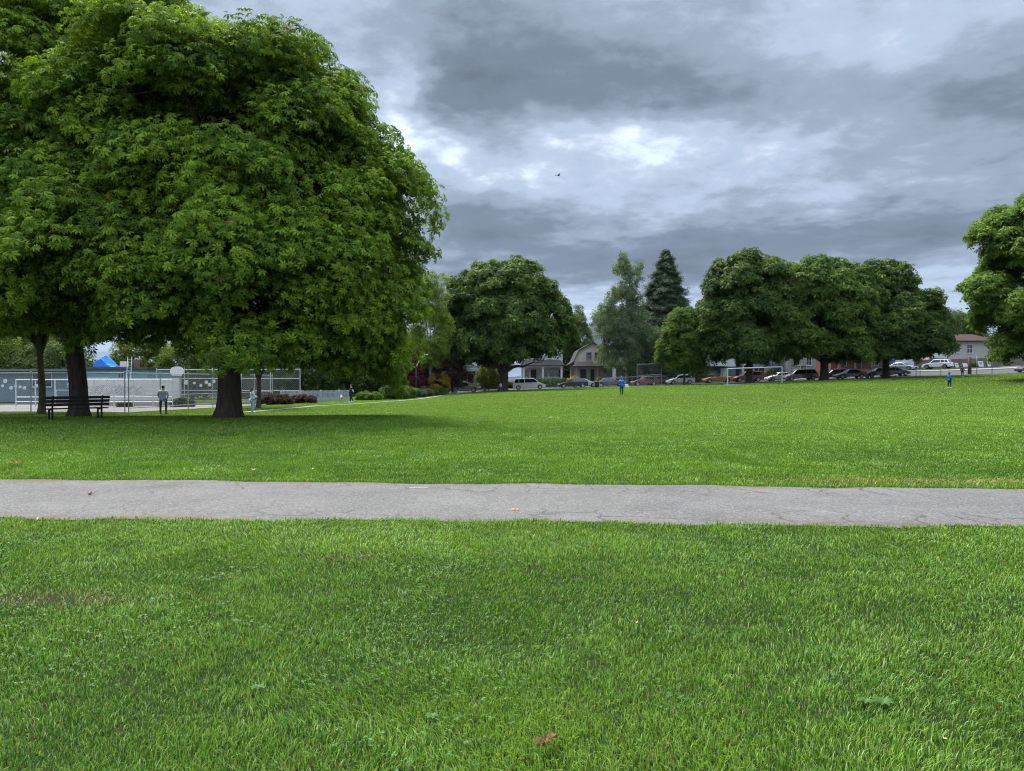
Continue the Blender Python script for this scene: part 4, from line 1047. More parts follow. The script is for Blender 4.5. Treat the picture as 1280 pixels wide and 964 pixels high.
# white porch house
r = house('house', 677.5, 130, 'two-storey pale grey house with white porch columns behind the white van')
MB().box(-3.6, 3.6, 0, 10, -.4, 7.0).build('wall', siding('siding_light', (.60, .60, .58)), r)
gable_roof(r, 7.2, 10, 7.0, 2.4, .4, M_SHINGLE)
MB().prism([(-3.6, 7.01), (3.6, 7.01), (0, 9.2)], 0, .3).build('gable', siding('siding_light', (.60, .60, .58)), r)
for x in (-3.66, 3.5): MB().box(x, x + .16, -.06, .1, -.3, 7.).build('corner_board', M_WHITE, r)
MB().box(-3.5, 3.5, -2.3, -.01, -.3, 1.15).build('porch_floor', pmat('porch_grey', (.16, .16, .17), .1, 4), r)
hip(r, -3.9, 3.9, -2.75, -.01, 4.0, 4.95, .8, M_SHINGLE, 'porch_roof')
MB().box(-3.6, 3.6, -2.5, -2.3, 3.62, 3.86).build('fascia', M_WHITE, r)
for x in (-3.3, .05, 3.3): column(r, x, -2.3, 1.15, 3.62, .30)
railing(r, .25, 3.1, -2.3, 1.15, .8); railing(r, -3.1, -2.6, -2.3, 1.15, .8)
door(r, -1.5, 1.16, 1., 2.1, -.01)
for x in (-2.7, .7, 1.8, 2.9): window(r, x, 1.75, .72, 1.5, -.01, mull=0)
window(r, 1.35, 5.3, .75, 1.5, -.01, mull=0); window(r, -1.4, 5.3, 1.0, 1.5, -.01)
steps(r, -1.5, -2.3, 1.6, 1.15, 6)

# gambrel house
r = house('house', 741, 131, 'beige gambrel-roofed house with twin upper windows and a grey porch')
wm = pmat('stucco_beige', (.60, .53, .44), .08, 2., .85, .2)
MB().box(-3.35, 3.35, 0, 9, -.4, 4.5).build('wall', wm, r)
MB().prism([(-3.4, 4.502), (3.4, 4.502), (2.35, 6.45), (0, 7.75), (-2.35, 6.45)], 0, .4).build('gable', wm, r)
gable_roof(r, 7.2, 9, 4.3, 3.62, .35, M_SHINGLE, knee=(2.5, 2.25), thick=.2)
for x in (-.72, .78): window(r, x, 4.95, .82, 1.05, -.01, frame=pmat('trim_mid_grey', (.30, .30, .33)), mull=0)
hip(r, -3.7, 3.7, -2.5, -.01, 3.55, 4.38, .8, M_SHINGLE, 'porch_roof')
MB().box(-3.4, 3.4, -2.2, -.01, -.3, .9).build('porch_floor', M_CONC, r)
for x in (-3.1, .55, 3.1): column(r, x, -2.15, .9, 3.4, .24, pmat('column_blue_grey', (.22, .25, .28)))
door(r, -1.7, .91, 1.1, 2.1, -.01); MB().box(-.4, .25, -.06, .01, .91, 3.0).build('shutter', pmat('shutter_blue', (.06, .085, .12)), r)
window(r, 1.9, 1.5, .9, 1.4, -.01)
steps(r, -1.4, -2.2, 1.5, .9)
MB().box(2.2, 2.6, 3, 3.5, 6, 9).build('chimney', brickmat('brick_red', (.13, .05, .032), (.17, .06, .04), (.2, .18, .16)), r)

# dark house between the poplar and the maple
r = house('house', 812, 133, 'dark brown low house in the shade between poplar and maple')
MB().box(-5, 5, 0, 8, -.4, 3.6).build('wall', siding('siding_dark', (.050, .043, .042)), r)
gable_roof(r, 10, 8, 3.6, 1.9, .5, M_SHINGLE); door(r, 1.8, .1, 1, 2.1, -.01); window(r, -2, 1.1, 1.6, 1.3, -.01); window(r, 3.6, 1.1, 1.1, 1.2, -.01)

# white house with the brick base
r = house('house', 885, 134, 'white two-level house with a brick chimney wall, balcony and teal basement')
MB().box(-2.6, 5.2, 0, 9, 2.9, 7.9).build('wall', siding('siding_white', (.66, .67, .69)), r)
MB().box(-2.5, 5.1, .15, 9, -.4, 2.9).build('basement', siding('siding_teal', (.11, .17, .17)), r)
gable_roof(r, 7.8, 9, 7.9, 2.2, .4, pmat('roof_pale', (.35, .36, .38), .1, 4)).location.x = 1.3
br = brickmat('brick_orange', (.17, .058, .03), (.21, .078, .042), (.2, .17, .14))
MB().box(-3.3, -2.0, -.5, .6, -.4, 5.6).box(-2.0, .1, -.5, .14, -.4, 2.2).build('chimney', br, r)
b = MB().box(-1.2, 3.4, -1.6, -.01, 2.95, 3.12).build('balcony', M_WHITE, r); railing(b, -1.2, 3.4, -1.55, 3.12, .95)
window(r, 1.2, 4.1, 1.3, 1.6, -.01); window(r, 3.6, 4.6, 1., 1.3, -.01)
MB().box(2.3, 3.6, -.06, .14, .2, 2.6).build('door', pmat('door_white', (.68, .69, .72), .05, 3), r); window(r, 1.0, 1.2, 1.2, .8, .14)
MB().prism([(-.2, 0), (2.2, 0), (2.2, .25), (-.2, 2.1)], -1.9, -1.7).build('stair_wall', pmat('stucco_tan', (.28, .22, .17)), r)

# blue-grey house seen under the first chestnut of the row
r = house('house', 955, 136, 'blue grey house with white-trimmed windows seen under the row of chestnuts')
MB().box(-4.5, 4, 0, 9, -.4, 5.4).build('wall', siding('siding_blue_grey', (.24, .26, .30)), r)
gable_roof(r, 8.5, 9, 5.4, 2.2, .5, M_SHINGLE).location.x = -.25
window(r, -1.2, 3.4, 1.4, 1.2, -.01); window(r, 2.2, 3.2, 1., 1.5, -.01); window(r, -1., 1., 2.2, 1.2, -.01); door(r, 2.4, .2, 1, 2.1, -.01); window(r, -3.6, 1., 1., 1.8, -.01)
for x in (-4.3, -2.4): column(r, x, -1.2, 0, 2.7, .3)
MB().box(-4.6, -2.1, -1.5, -.02, 2.7, 2.9).build('porch_roof', M_WHITE, r)

r = house('house', 1002, 133, 'beige stucco house behind the dark minivan')
MB().box(-2.6, 2.6, 0, 9, -.4, 5.0).build('wall', pmat('stucco_dull', (.30, .28, .24), .08, 2., .85, .2), r)
gable_roof(r, 5.2, 9, 5.0, 1.9, .4, M_SHINGLE); MB().prism([(-2.6, 5.01), (2.6, 5.01), (0, 6.75)], 0, .3).build('gable', pmat('stucco_dull', (.3, .28, .24)), r)
window(r, -.9, 2.2, .9, 1.6, -.01); window(r, 1.3, 2.2, .9, 1.4, -.01); MB().box(-2.7, 2.7, -.06, -.002, 4.0, 4.12).build('trim', M_DARKTRIM, r)
door(r, .3, .1, .9, 2., -.01)

r = house('house', 1073, 132, 'red brick house with a dark verandah under the chestnut row')
MB().box(-5, 5, 0, 9, -.4, 4.6).build('wall', br, r)
gable_roof(r, 10, 9, 4.6, 2.4, .5, M_SHINGLE)
MB().box(-4.8, 4.8, -2.2, -.02, 2.9, 3.1).build('porch_roof', M_SHINGLE, r); MB().box(-4.6, 4.6, -2., -.02, -.3, .5).build('porch_floor', br, r)
for x in (-4.3, -1.6, 1.4, 4.3): column(r, x, -1.9, .5, 2.9, .4, br)
railing(r, -4.1, 4.1, -1.95, .5, .8, pmat('rail_brown', (.09, .06, .05)))
door(r, 0, .51, 1, 2.1, -.01); window(r, -3, 1.1, 1.5, 1.3, -.01); window(r, 2.8, 1.1, 1.5, 1.3, -.01)

r = house('house', 1121, 138, 'small white house with a tall blue door panel behind the silver car')
MB().box(-2.8, 3.2, 0, 8, -.4, 3.6).build('wall', siding('siding_white2', (.55, .56, .58)), r)
gable_roof(r, 6.0, 8, 3.6, 1.5, .4, pmat('roof_grey', (.20, .20, .21), .2, 5)).location.x = .2
MB().prism([(-2.8, 3.61), (3.2, 3.61), (.2, 4.95)], 0, .3).build('gable', siding('siding_white2', (.55, .56, .58)), r)
MB().box(-1.5, -.3, -.06, .01, 0, 2.6).build('door', pmat('panel_blue', (.06, .12, .20), .1, 3), r); MB().box(.1, 2.0, -.07, .01, 0, 2.5).build('garage_door', pmat('door_pale', (.6, .62, .66), .04, 3), r)
window(r, -2.2, 1., .6, 1.2, -.01)

# brown roofed house at the right
r = house('house', 1204, 152, 'beige two-storey house with a brown roof and a dark balcony recess above the wooden fence')
wl = pmat('stucco_warm', (.40, .37, .33), .07, 2., .85, .2)
MB().box(-3.2, 6.5, 0, 9, -.5, 5.4).build('wall', wl, r)
MB().box(-6.5, -3.4, 1.2, 9, -.5, 5.3).build('side_wall', pmat('stucco_pale', (.56, .55, .53), .06, 2, .85), r)
MB().box(-6.4, -3.4, -.1, 1.19, 1.9, 2.05).box(-6.4, -3.4, -.1, 0, 2.05, 3.1).build('balcony', pmat('stucco_pale', (.56, .55, .53)), r)
MB().box(-6.1, -3.7, 1.12, 1.195, 2.3, 4.6).build('balcony_door', M_DOOR, r)
MB().box(-3.42, -3.22, -.1, .1, -.5, 5.4).build('downpipe', pmat('pipe_brown', (.07, .035, .03)), r)
hip(r, -5.4, 7.2, -.8, 9.4, 5.5, 7.0, 3.6, M_SHINGLE_BR)
MB().prism([(-7.2, 6.0), (-2.2, 7.1), (-2.2, 7.25), (-7.2, 6.2)], .6, 8).build('canopy_roof', pmat('roof_sheet', (.52, .55, .60), .1, 2, .4), r)
MB().box(-3.2, -2.2, 4, 5, 6.0, 8.2).build('chimney', pmat('chimney_pale', (.42, .40, .38), .1, 3), r)
window(r, -1.2, 3.2, .8, 1.3, -.01, mull=0); window(r, 1.3, 3.0, 1.1, 1.7, -.01); window(r, 1.2, -.1, 1.6, .9, -.01)

r = house('house', 1285, 150, 'slate blue house with white trim glimpsed past the right edge chestnut')
MB().box(-5, 6, 0, 9, -.4, 4.8).build('wall', siding('siding_slate', (.20, .23, .27)), r)
gable_roof(r, 11, 9, 4.8, 2.6, .5, M_SHINGLE).location.x = .5; window(r, -2.6, 2.4, 1.8, 1.3, -.01); window(r, 1.5, 2.4, 1.8, 1.3, -.01); MB().box(-5.1, 6.1, -.08, -.003, 4.3, 4.7).build('fascia', M_WHITE, r)
r = house('house', 1234, 156, 'pale grey house with a blue-black bay behind the white lawn signs')
MB().box(-3.2, 3.2, 0, 8, -.5, 4.0).build('wall', siding('siding_light', (.60, .60, .58)), r)
gable_roof(r, 6.4, 8, 4.0, 1.6, .4, M_SHINGLE); MB().box(-2.6, .2, -.5, -.01, .6, 2.8).build('bay', pmat('bay_navy', (.035, .05, .085), .1, 3), r); MB().box(.8, 1.9, -.06, .01, -.3, 2.4).build('door', M_WHITE, r); window(r, 2.5, 1, .8, 1.1, -.01)

# blue house behind the court, with a tarpaulin on its roof
p = at(92, 80); p.z = -.42
r = empty('house', tuple(p), 0, 'flat-roofed light blue building behind the court with a bright blue tarpaulin on top', 'building')
sb = siding('siding_sky', (.22, .40, .50), .2)
MB().box(-.6, 8.0, 0, 8, -.3, 3.3).build('wall', sb, r); MB().box(-8.6, -.61, .02, 8, -.3, 3.05).build('side_wall', siding('siding_dusk', (.17, .225, .25), .2), r)
MB().box(1.2, 8.3, -.5, 8.2, 3.3, 3.52).build('roof', pmat('roof_edge', (.10, .075, .065), .2, 5), r)
MB().box(-8.8, 1.15, -.5, 8.2, 3.05, 3.3).build('canopy', pmat('canopy_grey', (.15, .17, .18), .15, 4), r)
tp = []
for i in range(9):
    for j in range(5):
        tp.append((1.5 + i * .27, 1.2 + j * .55, 3.56 + 1.35 * math.exp(-((i - 2.6) / 2.6) ** 2) * (1 - .35 * abs(j - 2) / 2) + .06 * math.sin(i * 2.3 + j)))
MB().add(tp, [(j + i * 5, j + 1 + i * 5, j + 6 + i * 5, j + 5 + i * 5) for i in range(8) for j in range(4)]).add([q for i in range(9) for q in (tp[i * 5], (tp[i * 5][0], tp[i * 5][1] - .05, 3.53))], [(2 * i, 2 * i + 1, 2 * i + 3, 2 * i + 2) for i in range(8)]).add([q for i in range(9) for q in (tp[i * 5 + 4], (tp[i * 5 + 4][0], tp[i * 5 + 4][1] + .05, 3.53))], [(2 * i, 2 * i + 1, 2 * i + 3, 2 * i + 2) for i in range(8)]).build('tarpaulin', pmat('tarp_blue', (.02, .17, .62), .1, 2, .4), r)
for x, w in ((-3.4, 2.0), (.1, 1.4), (5.2, .55)): window(r, x, 1.4, w, 1.4, -.01, frame=pmat('trim_blue', (.33, .45, .52)))
MB().box(1.8, 4.6, -.06, .01, .9, 2.2).build('panel', pmat('panel_dull_blue', (.13, .23, .29), .1, 2), r)
door(r, 6.6, 0, .9, 2.1, -.01, pmat('door_dull', (.08, .07, .06)))
MB().box(5.1, 5.5, 3, 3.4, 3.5, 4.4).build('chimney', brickmat('brick_red', (.13, .05, .032), (.17, .06, .04), (.2, .18, .16)), r)
MB().box(4.0, 4.7, 2, 2.6, 3.5, 4.2).build('roof_vent', M_WHITE, r)

# ladder leaning on that building
p = at(163, 78.3); p.z = -.4
mb = MB(); mb.bar((-.22, -.6, 0), (-.85, 1.1, 4.6), .05, .07); mb.bar((.22, -.6, 0), (-.41, 1.1, 4.6), .05, .07)
for k in range(1, 15):
    t = k / 15; mb.bar((-.22 - .63 * t, -.6 + 1.7 * t, 4.6 * t), (.22 - .63 * t, -.6 + 1.7 * t, 4.6 * t), .035)
o = mb.build('ladder', pmat('aluminium', (.6, .61, .62), .05, 5, .4, metal=.3)); o.location = p; tag(o, 'pale metal ladder leaning on the blue building', 'ladder')

# ------------------------------------------------------------------ fences and court
def chain_fence(name, A, B, h, label, n=None, rails=(1.,), wire=.12, wr=.004, mesh=True, post_r=.035, m=None, cap=True, zf=G, group=None, mw=None):
    A, B = Vector(A), Vector(B); L = (B - A).length; d = (B - A) / L; n = n or max(1, round(L / 3))
    z0 = zf(A.x, A.y); root = empty(name, (A.x, A.y, z0), math.atan2(d.y, d.x), label, 'fence', group)
    g = lambda s: zf(A.x + d.x * s, A.y + d.y * s) - z0
    for k in range(n + 1):
        s = L * k / n; mb = MB().tube([(s, 0, g(s) - .1), (s, 0, g(s) + h + .03)], post_r, 8)
        if cap: mb.ball((s, 0, g(s) + h + .05), post_r * 1.3, 8, 5)
        mb.build('post', m or M_STEEL, root, smooth=False)
    for f in rails:
        MB().tube([(L * k / n, 0, g(L * k / n) + h * f - .02) for k in range(n + 1)], post_r * .72, 6).build('rail', m or M_STEEL, root)
    if mesh:
        mb = MB(); H = h - .08; N = int(L / wire)
        for sgn in (1, -1):
            for k in range(-int(H / wire), N + 1):
                s0 = k * wire; s1 = s0 + H; za, zb = (0, H) if sgn > 0 else (H, 0)
                if s0 < 0: za += sgn * (-s0); s0 = 0
                if s1 > L: zb -= sgn * (s1 - L); s1 = L
                if s1 - s0 < .02: continue
                y = .012 * sgn; a = (s0, y, g(s0) + .05 + za); b = (s1, y, g(s1) + .05 + zb)
                dx = Vector((0, wr, 0)); dz = Vector((-sgn * .7, 0, .7)) * wr
                a, b = Vector(a), Vector(b)
                mb.add([a + dx, a - dx * .5 + dz, a - dx * .5 - dz, b + dx, b - dx * .5 + dz, b - dx * .5 - dz], [(0, 1, 4, 3), (1, 2, 5, 4), (2, 0, 3, 5)])
        mb.build('wire_mesh', mw or M_WIRE, root, fix=False)
    return root
flat = lambda x, y: -.40
gz = lambda x, y: max(G(x, y), -.42)
chain_fence('wire_fence', CORNER, CLEFT, 2.5, 'tall galvanised wire fence along the front of the court behind the bench', n=7, rails=(1., .03), wire=.13, wr=.0035, zf=flat)
chain_fence('wire_fence', CORNER + Vector((.1, .25)), CEND, 2.5, 'tall wire fence running away along the side of the court past the standing man', n=6, rails=(1., .42, .12), wire=.13, wr=.0035, zf=flat)
chain_fence('court_back_fence', (-35, 72), (-20, 69), 3.1, 'high pale wire fence at the back of the court behind the basketball board', n=5, rails=(1., .72, .35), wire=.2, wr=.005, m=pmat('fence_pale', (.50, .55, .52), .1, 5), zf=flat)
# white pipe railing inside the court
root = empty('railing', (-38, 56, -.40), 0, 'white pipe railing crossing the court at the far left', 'railing')
for k in range(9): MB().tube([(k * 1.5, 0, 0), (k * 1.5, 0, 2.1)], .045, 8).build('post', M_WHITE, root)
for z in (.38, .74, 2.08): MB().tube([(0, 0, z), (12, 0, z)], .04, 6).build('rail', M_WHITE, root)
for x0 in (3.0, 9.6):
    MB().box(x0, x0 + 1.3, -.03, .03, 1.25, 1.31).box(x0 + .05, x0 + .1, -.03, .03, .75, 1.25).build('gate_bar', M_WHITE, root)
# practice wall
p = at(160, 59.2)
X0 = (104 - 640) / F * 59.2; X1 = (223.5 - 640) / F * 59.2
r = empty('practice_wall', (X0, 59.2, -.40), 0, 'long white practice wall with faint grey scribbles in the court', 'wall')
W = X1 - X0; mb = MB()
npan = 4
for k in range(npan): mb.box(W * k / npan + .006, W * (k + 1) / npan - .006, 0, .18, .42, 2.25 - .02 * k)
mb.build('panel', pmat('wall_white', (.60, .59, .55), .10, 1.3, .85, .1), r)
MB().box(-.05, W + .05, -.06, .24, -.05, .42).build('footing', pmat('footing', (.42, .39, .33), .2, 2., .9, .2), r)
mb = MB(); rs = random.Random(4)
for k, (cx, n) in enumerate(((1.1, 30), (2.9, 34), (4.3, 20))):
    pts = [Vector((cx + .9 * (t / n - .5) * 1.5 + .34 * math.sin(t * 1.9 + k), -.006, 1.25 + .30 * math.sin(t * 1.25 + k * 2) + .16 * math.sin(t * 3.1))) for t in range(n)]
    fine = []
    for a, b, c, d_ in zip(pts, pts[1:], pts[2:], pts[3:]):
        for q in range(4):
            t = q / 4; fine.append(.5 * ((2 * b) + (c - a) * t + (2 * a - 5 * b + 4 * c - d_) * t * t + (3 * b - a - 3 * c + d_) * t ** 3))
    mb.tube(fine, .014, 4)
mb.build('scribble', pmat('scribble_grey', (.40, .40, .385), .1, 5, .9), r)
# basketball stand
p = at(221, 66); p.z = -.4
r = empty('basketball_stand', tuple(p), 0, 'basketball stand with a white fan-shaped board beyond the practice wall', 'basketball hoop')
MB().tube([(0, .8, 0), (0, .8, 2.2), (0, .5, 2.7), (0, .1, 2.9)], .07, 8).build('pole', M_STEEL, r)
fan = [(-.45, 2.45), (.45, 2.45), (.62, 2.75), (.62, 3.0), (.45, 3.18), (.18, 3.28), (-.18, 3.28), (-.45, 3.18), (-.62, 3.0), (-.62, 2.75)]
MB().prism(fan, 0, .05).build('backboard', M_WHITE, r)
MB().tube([(.23 * math.cos(a * .5236), -.28 + .23 * math.sin(a * .5236), 2.62) for a in range(13)], .012, 5).build('rim', pmat('rim_orange', (.5, .12, .03)), r)
# discs hung on the railings
for k, (px, py, Y, rad) in enumerate(((3, 482.5, 55.9, .10), (6.3, 476.5, 55.9, .15), (13.7, 485, 55.9, .13), (19.5, 482.7, 55.9, .09), (25, 483.8, 55.9, .11), (30.5, 485, 55.9, .13), (46, 482, 55.9, .09), (86, 480, 55.9, .10),
                           (258, 478, 67, .16), (262, 481, 67, .16), (267, 477, 67, .17), (233, 478, 67, .22), (251, 482, 67, .13), (243, 479, 67, .12))):
    o = MB().tube([(0, -.02, 0), (0, .02, 0)], rad, 14).build('round_plate', M_WHITE); o.location = ((px - 640) / F * Y, Y, CAMZ - (py - HZ) / F * Y)
    tag(o, 'small white round plate hung on the pipe railing at the far left' if k < 8 else 'small white round plate hung on the pale fence left of the big trunk', 'plate', 'white plates hung on the left railing' if k < 8 else 'white plates hung on the pale court fence')

# grey picket fence between court and border
def picket(px0, Y0, px1, Y1, h, label, m, gap=.16, w=.09, name='picket_fence'):
    A = at(px0, Y0); B = at(px1, Y1); d = (B - A); L = d.xy.length; root = empty(name, tuple(A), math.atan2(d.y, d.x), label, 'fence')
    mb = MB(); n = int(L / gap)
    g = lambda s: G(A.x + d.x * s / L, A.y + d.y * s / L) - A.z
    for k in range(n):
        s = k * gap; hh = h * (1 + .02 * math.sin(k * 1.7)); z = g(s)
        mb.add([(s, -.015, z), (s + w, -.015, z), (s + w, -.015, z + hh - .05), (s + w / 2, -.015, z + hh), (s, -.015, z + hh - .05), (s, .015, z), (s + w, .015, z), (s + w, .015, z + hh - .05), (s + w / 2, .015, z + hh), (s, .015, z + hh - .05)],
               [(4, 3, 2, 1, 0), (5, 6, 7, 8, 9), (0, 1, 6, 5), (1, 2, 7, 6), (2, 3, 8, 7), (3, 4, 9, 8), (4, 0, 5, 9)])
    mb.build('boards', m, root)
    for f in (.22, .78):
        mb = MB()
        for k in range(int(L)): mb.bar((k, .045, g(k) + h * f), (min(k + 1, L), .045, g(min(k + 1, L)) + h * f), .05, .08)
        mb.build('rail', m, root)
    for k in range(int(L / 2.4) + 1):
        s = k * 2.4; MB().box(s - .05, s + .05, .075, .175, g(s) - .1, g(s) + h + .06).build('post', m, root)
    return root
M_FGREY = pmat('picket_grey', (.34, .37, .40), .12, 3, .8)
picket(352, 69, 437, 76, 1.15, 'low grey picket fence behind the brown shrubs', M_FGREY)
picket(505, 98, 549, 106, 1.2, 'low weathered grey fence behind the flower border', pmat('fence_weathered', (.25, .235, .22), .2, 3, .9))
M_CEDAR = pmat('fence_cedar', (.155, .112, .088), .32, 2.2, .9, .3, stretch=(3, 3, .4))
picket(1138, 140, 1210, 144, 1.75, 'brown board fence below the brown roofed house', M_CEDAR, .155, .15, 'board_fence')
picket(1208, 145, 1300, 138, 1.75, 'grey brown board fence behind the lawn signs at the right', pmat('fence_old', (.17, .135, .115), .3, 2.2, .9, .3, stretch=(3, 3, .4)), .155, .15, 'board_fence')
picket(943, 127, 978, 127, 1.35, 'reddish board fence behind the goal', pmat('fence_red', (.22, .085, .05), .2, 2.2, .9), .155, .15, 'board_fence')

# street-side wire fences
P2 = lambda px, Y: at(px, Y).xy
M_STEELD = pmat('steel_dull', (.20, .205, .205), .15, 8, .6, metal=.2)
chain_fence('wire_fence', P2(762, 109.6), P2(903, 109.9), 1.45, 'low wire fence with thin posts before the parked red and white hatchbacks', n=5, wire=.35, wr=.004, post_r=.035, m=M_STEELD)
chain_fence('wire_fence', P2(1028, 109.6), P2(1150, 110), 1.55, 'low wire fence along the lawn under the chestnut row', n=4, wire=.35, wr=.004, post_r=.04, m=M_STEELD)
chain_fence('backstop', P2(796.5, 109.2), P2(827, 109.3), 3.3, 'taller wire backstop frame before the red hatchback', n=1, rails=(1., .5), wire=.35, wr=.004, post_r=.045, m=M_STEELD)
chain_fence('backstop', P2(941, 106.6), P2(990, 106.9), 4.4, 'tall thin wire backstop frame behind the goal', n=2, rails=(1.,), wire=.35, wr=.004, post_r=.045, m=M_STEELD)
def post(px, Y, h, r, label, name='post', m=None, cat='post', group=None):
    o = MB().tube([(0, 0, -.2), (0, 0, h * .5), (0, 0, h)], r, 10).ball((0, 0, h), r * 1.05, 8, 5).build(name, m or M_STEELD, smooth=True); o.location = at(px, Y); return tag(o, label, cat, group)
post(1221, 109.6, 2.9, .05, 'thin grey steel post left of the big black-marked lawn sign')
post(1240, 109.6, 3.1, .05, 'thin grey steel post right of the lawn signs by the road')
post(1176, 109.6, 1.5, .04, 'short grey steel post in front of the white car by the road')
# timber pole
p = at(1212, 111.0)
r = empty('utility_pole', tuple(p), 0, 'stout brown timber post standing by the road under the right chestnut', 'pole')
MB().tube([(0, 0, -.3), (0, 0, 1.2), (0, 0, 2.7)], [.26, .24, .2], 12, flute=.04).build('shaft', pmat('timber_pole', (.085, .052, .03), .35, 2, .9, .5, stretch=(4, 4, .3)), r, smooth=True)
MB().box(-.34, .34, -.34, .34, -.25, .10).build('collar', M_CONC, r)
# street sign
p = at(1145, 110.4); r = empty('street_sign', tuple(p), 0, 'thin black sign post with a small white plate beside the silver car', 'sign')
MB().tube([(0, 0, -.1), (0, 0, 3.0)], .045, 8).build('post', M_DARKTRIM, r); MB().box(-.42, .42, -.05, -.03, 2.35, 2.85).build('plate', M_WHITE, r)
def sign(px, Y, h, w, ph, label):
    p = at(px, Y); r = empty('notice_sign', tuple(p), 0, label, 'sign')
    MB().tube([(0, 0, -.1), (0, 0, h)], .03, 8).build('post', M_STEEL, r); MB().box(-w / 2, w / 2, -.055, -.032, h - ph, h).build('plate', M_WHITE, r, bevel=.008)
sign(626, 106, 1.15, .34, .45, 'small white sign on a short post left of the white van')
sign(561.5, 106.5, 2.0, .28, .42, 'small white sign on a post above the dark dog owner')
# white boards on the far verge
def board(px, Y, w, h, label, mark=True):
    p = at(px, Y); r = empty('lawn_sign', tuple(p), .15, label, 'sign', 'white boards on the far verge')
    MB().prism([(-.28, 0), (-.02, h + .02), (.02, h + .02), (.28, 0), (.24, 0), (0, h - .02), (-.24, 0)], -w / 2 + .04, w / 2 - .04, 'x').build('frame', M_STEEL, r)
    MB().add([(-w / 2, -.31, .12), (w / 2, -.31, .12), (w / 2, -.06, h), (-w / 2, -.06, h), (-w / 2, -.285, .12), (w / 2, -.285, .12), (w / 2, -.035, h), (-w / 2, -.035, h)], [(0, 1, 2, 3), (7, 6, 5, 4), (0, 4, 5, 1), (1, 5, 6, 2), (2, 6, 7, 3), (3, 7, 4, 0)]).build('board', M_WHITE, r)
    if mark:
        y = lambda z: -.31 + .25 * (z - .12) / (h - .12) - .006
        mb = MB()
        for pts in ([(-.22, .82), (-.20, .62), (-.08, .54), (-.02, .72)], [(.10, .84), (.02, .50), (-.08, .34)], [(.06, .80), (.2, .7)]):
            mb.tube([(a * w, y(b * h), b * h) for a, b in pts], .045 * w, 5)
        mb.build('mark', M_DARKTRIM, r)
board(1225, 130, 1.0, 1.05, 'largest white board with a black mark right of the timber pole')
board(1195, 130, .62, .9, 'narrow white board with dark marks left of the dark clothed child')
board(1205.5, 133, .95, .75, 'low wide white board behind the dark clothed child', False)
board(1235, 132, .6, .95, 'plain narrow white board at the right of the marked one', False)
board(1137, 132, .5, .75, 'small plain white board beside the silver car', False)
board(1154.6, 132, .5, .75, 'small plain white board in front of the white car nose', False)

# ------------------------------------------------------------------ park furniture
def bench():
    p = at(97, 29.3); r = empty('park_bench', tuple(p), math.radians(46), 'dark slatted park bench standing before the forked chestnut trunk', 'bench')
    mw = pmat('bench_wood', (.030, .024, .020), .3, 6, .8, .3, stretch=(.3, 3, 3)); mi = pmat('bench_iron', (.018, .018, .018), .2, 6, .7)
    L = 2.3; mb = MB()
    for y in (.08, .22, .36, .50): mb.box(-L / 2, L / 2, y - .055, y + .055, .43, .47)
    mb.build('seat', mw, r, bevel=.006)
    mb = MB()
    for z, y in ((.56, .0), (.70, -.045), (.84, -.09)): mb.add([(-L / 2, y - .015, z), (L / 2, y - .015, z), (L / 2, y + .025, z), (-L / 2, y + .025, z), (-L / 2, y - .05, z + .11), (L / 2, y - .05, z + .11), (L / 2, y - .01, z + .11), (-L / 2, y - .01, z + .11)], [(0, 3, 2, 1), (4, 5, 6, 7), (0, 1, 5, 4), (1, 2, 6, 5), (2, 3, 7, 6), (3, 0, 4, 7)])
    mb.build('backrest', mw, r)
    for x in (-.88, .88):
        MB().bar((x, .50, -.05), (x, .50, .43), .06).build('leg', mi, r)
        MB().bar((x, .02, -.05), (x, .03, .43), .06).bar((x, .055, .432), (x, -.11, .97), .06, .04).build('leg', mi, r)
        MB().box(x - .028, x + .028, .06, .47, .385, .428).build('bracket', mi, r)
bench()

p1 = at(909.5, 98); p2 = at(977.5, 98.6)
r = empty('soccer_goal', tuple((p1 + p2) / 2), math.atan2(p2.y - p1.y, p2.x - p1.x), 'white metal soccer goal frame at the far side of the field', 'goal')
hw = (p2 - p1).xy.length / 2; dz = (p2.z - p1.z) / 2; gm = pmat('goal_white', (.48, .49, .48), .06, 3, .5)
for s in (-1, 1):
    MB().tube([(s * hw, 0, s * dz - .1), (s * hw, 0, s * dz + 2.22)], .07, 10).build('goalpost', gm, r)
    MB().tube([(s * hw, 0, s * dz + 2.15), (s * hw, 1.3, s * dz + .05)], .028, 8).build('stay', M_STEEL, r)
MB().tube([(-hw, 0, -dz + 2.22), (hw, 0, dz + 2.22)], .07, 10).build('crossbar', gm, r)
MB().tube([(-hw, 1.3, -dz + .05), (hw, 1.3, dz + .05)], .03, 8).build('ground_bar', M_STEEL, r)

p = at(520.3, 92); r = empty('street_lamp', tuple(p), 0, 'street lamp with a dark post and a white slanting arm beside the purple maple', 'street lamp')
MB().tube([(0, 0, -.1), (0, 0, 1.2), (0, 0, 4.0)], [.10, .075, .06], 10).build('post', M_DARKTRIM, r, smooth=True)
MB().box(-.32, .26, -.05, .05, 2.55, 2.68).box(-.12, .22, -.06, .06, 3.7, 3.86).build('bracket', M_DARKTRIM, r)
MB().tube([(.04, 0, 3.9), (.22, 0, 4.35), (.7, 0, 4.95), (1.12, 0, 5.35)], [.09, .08, .065, .06], 8).build('arm', M_WHITE, r, smooth=True)
MB().box(.98, 1.5, -.11, .11, 5.3, 5.42).build('lamp_head', M_WHITE, r, bevel=.03)

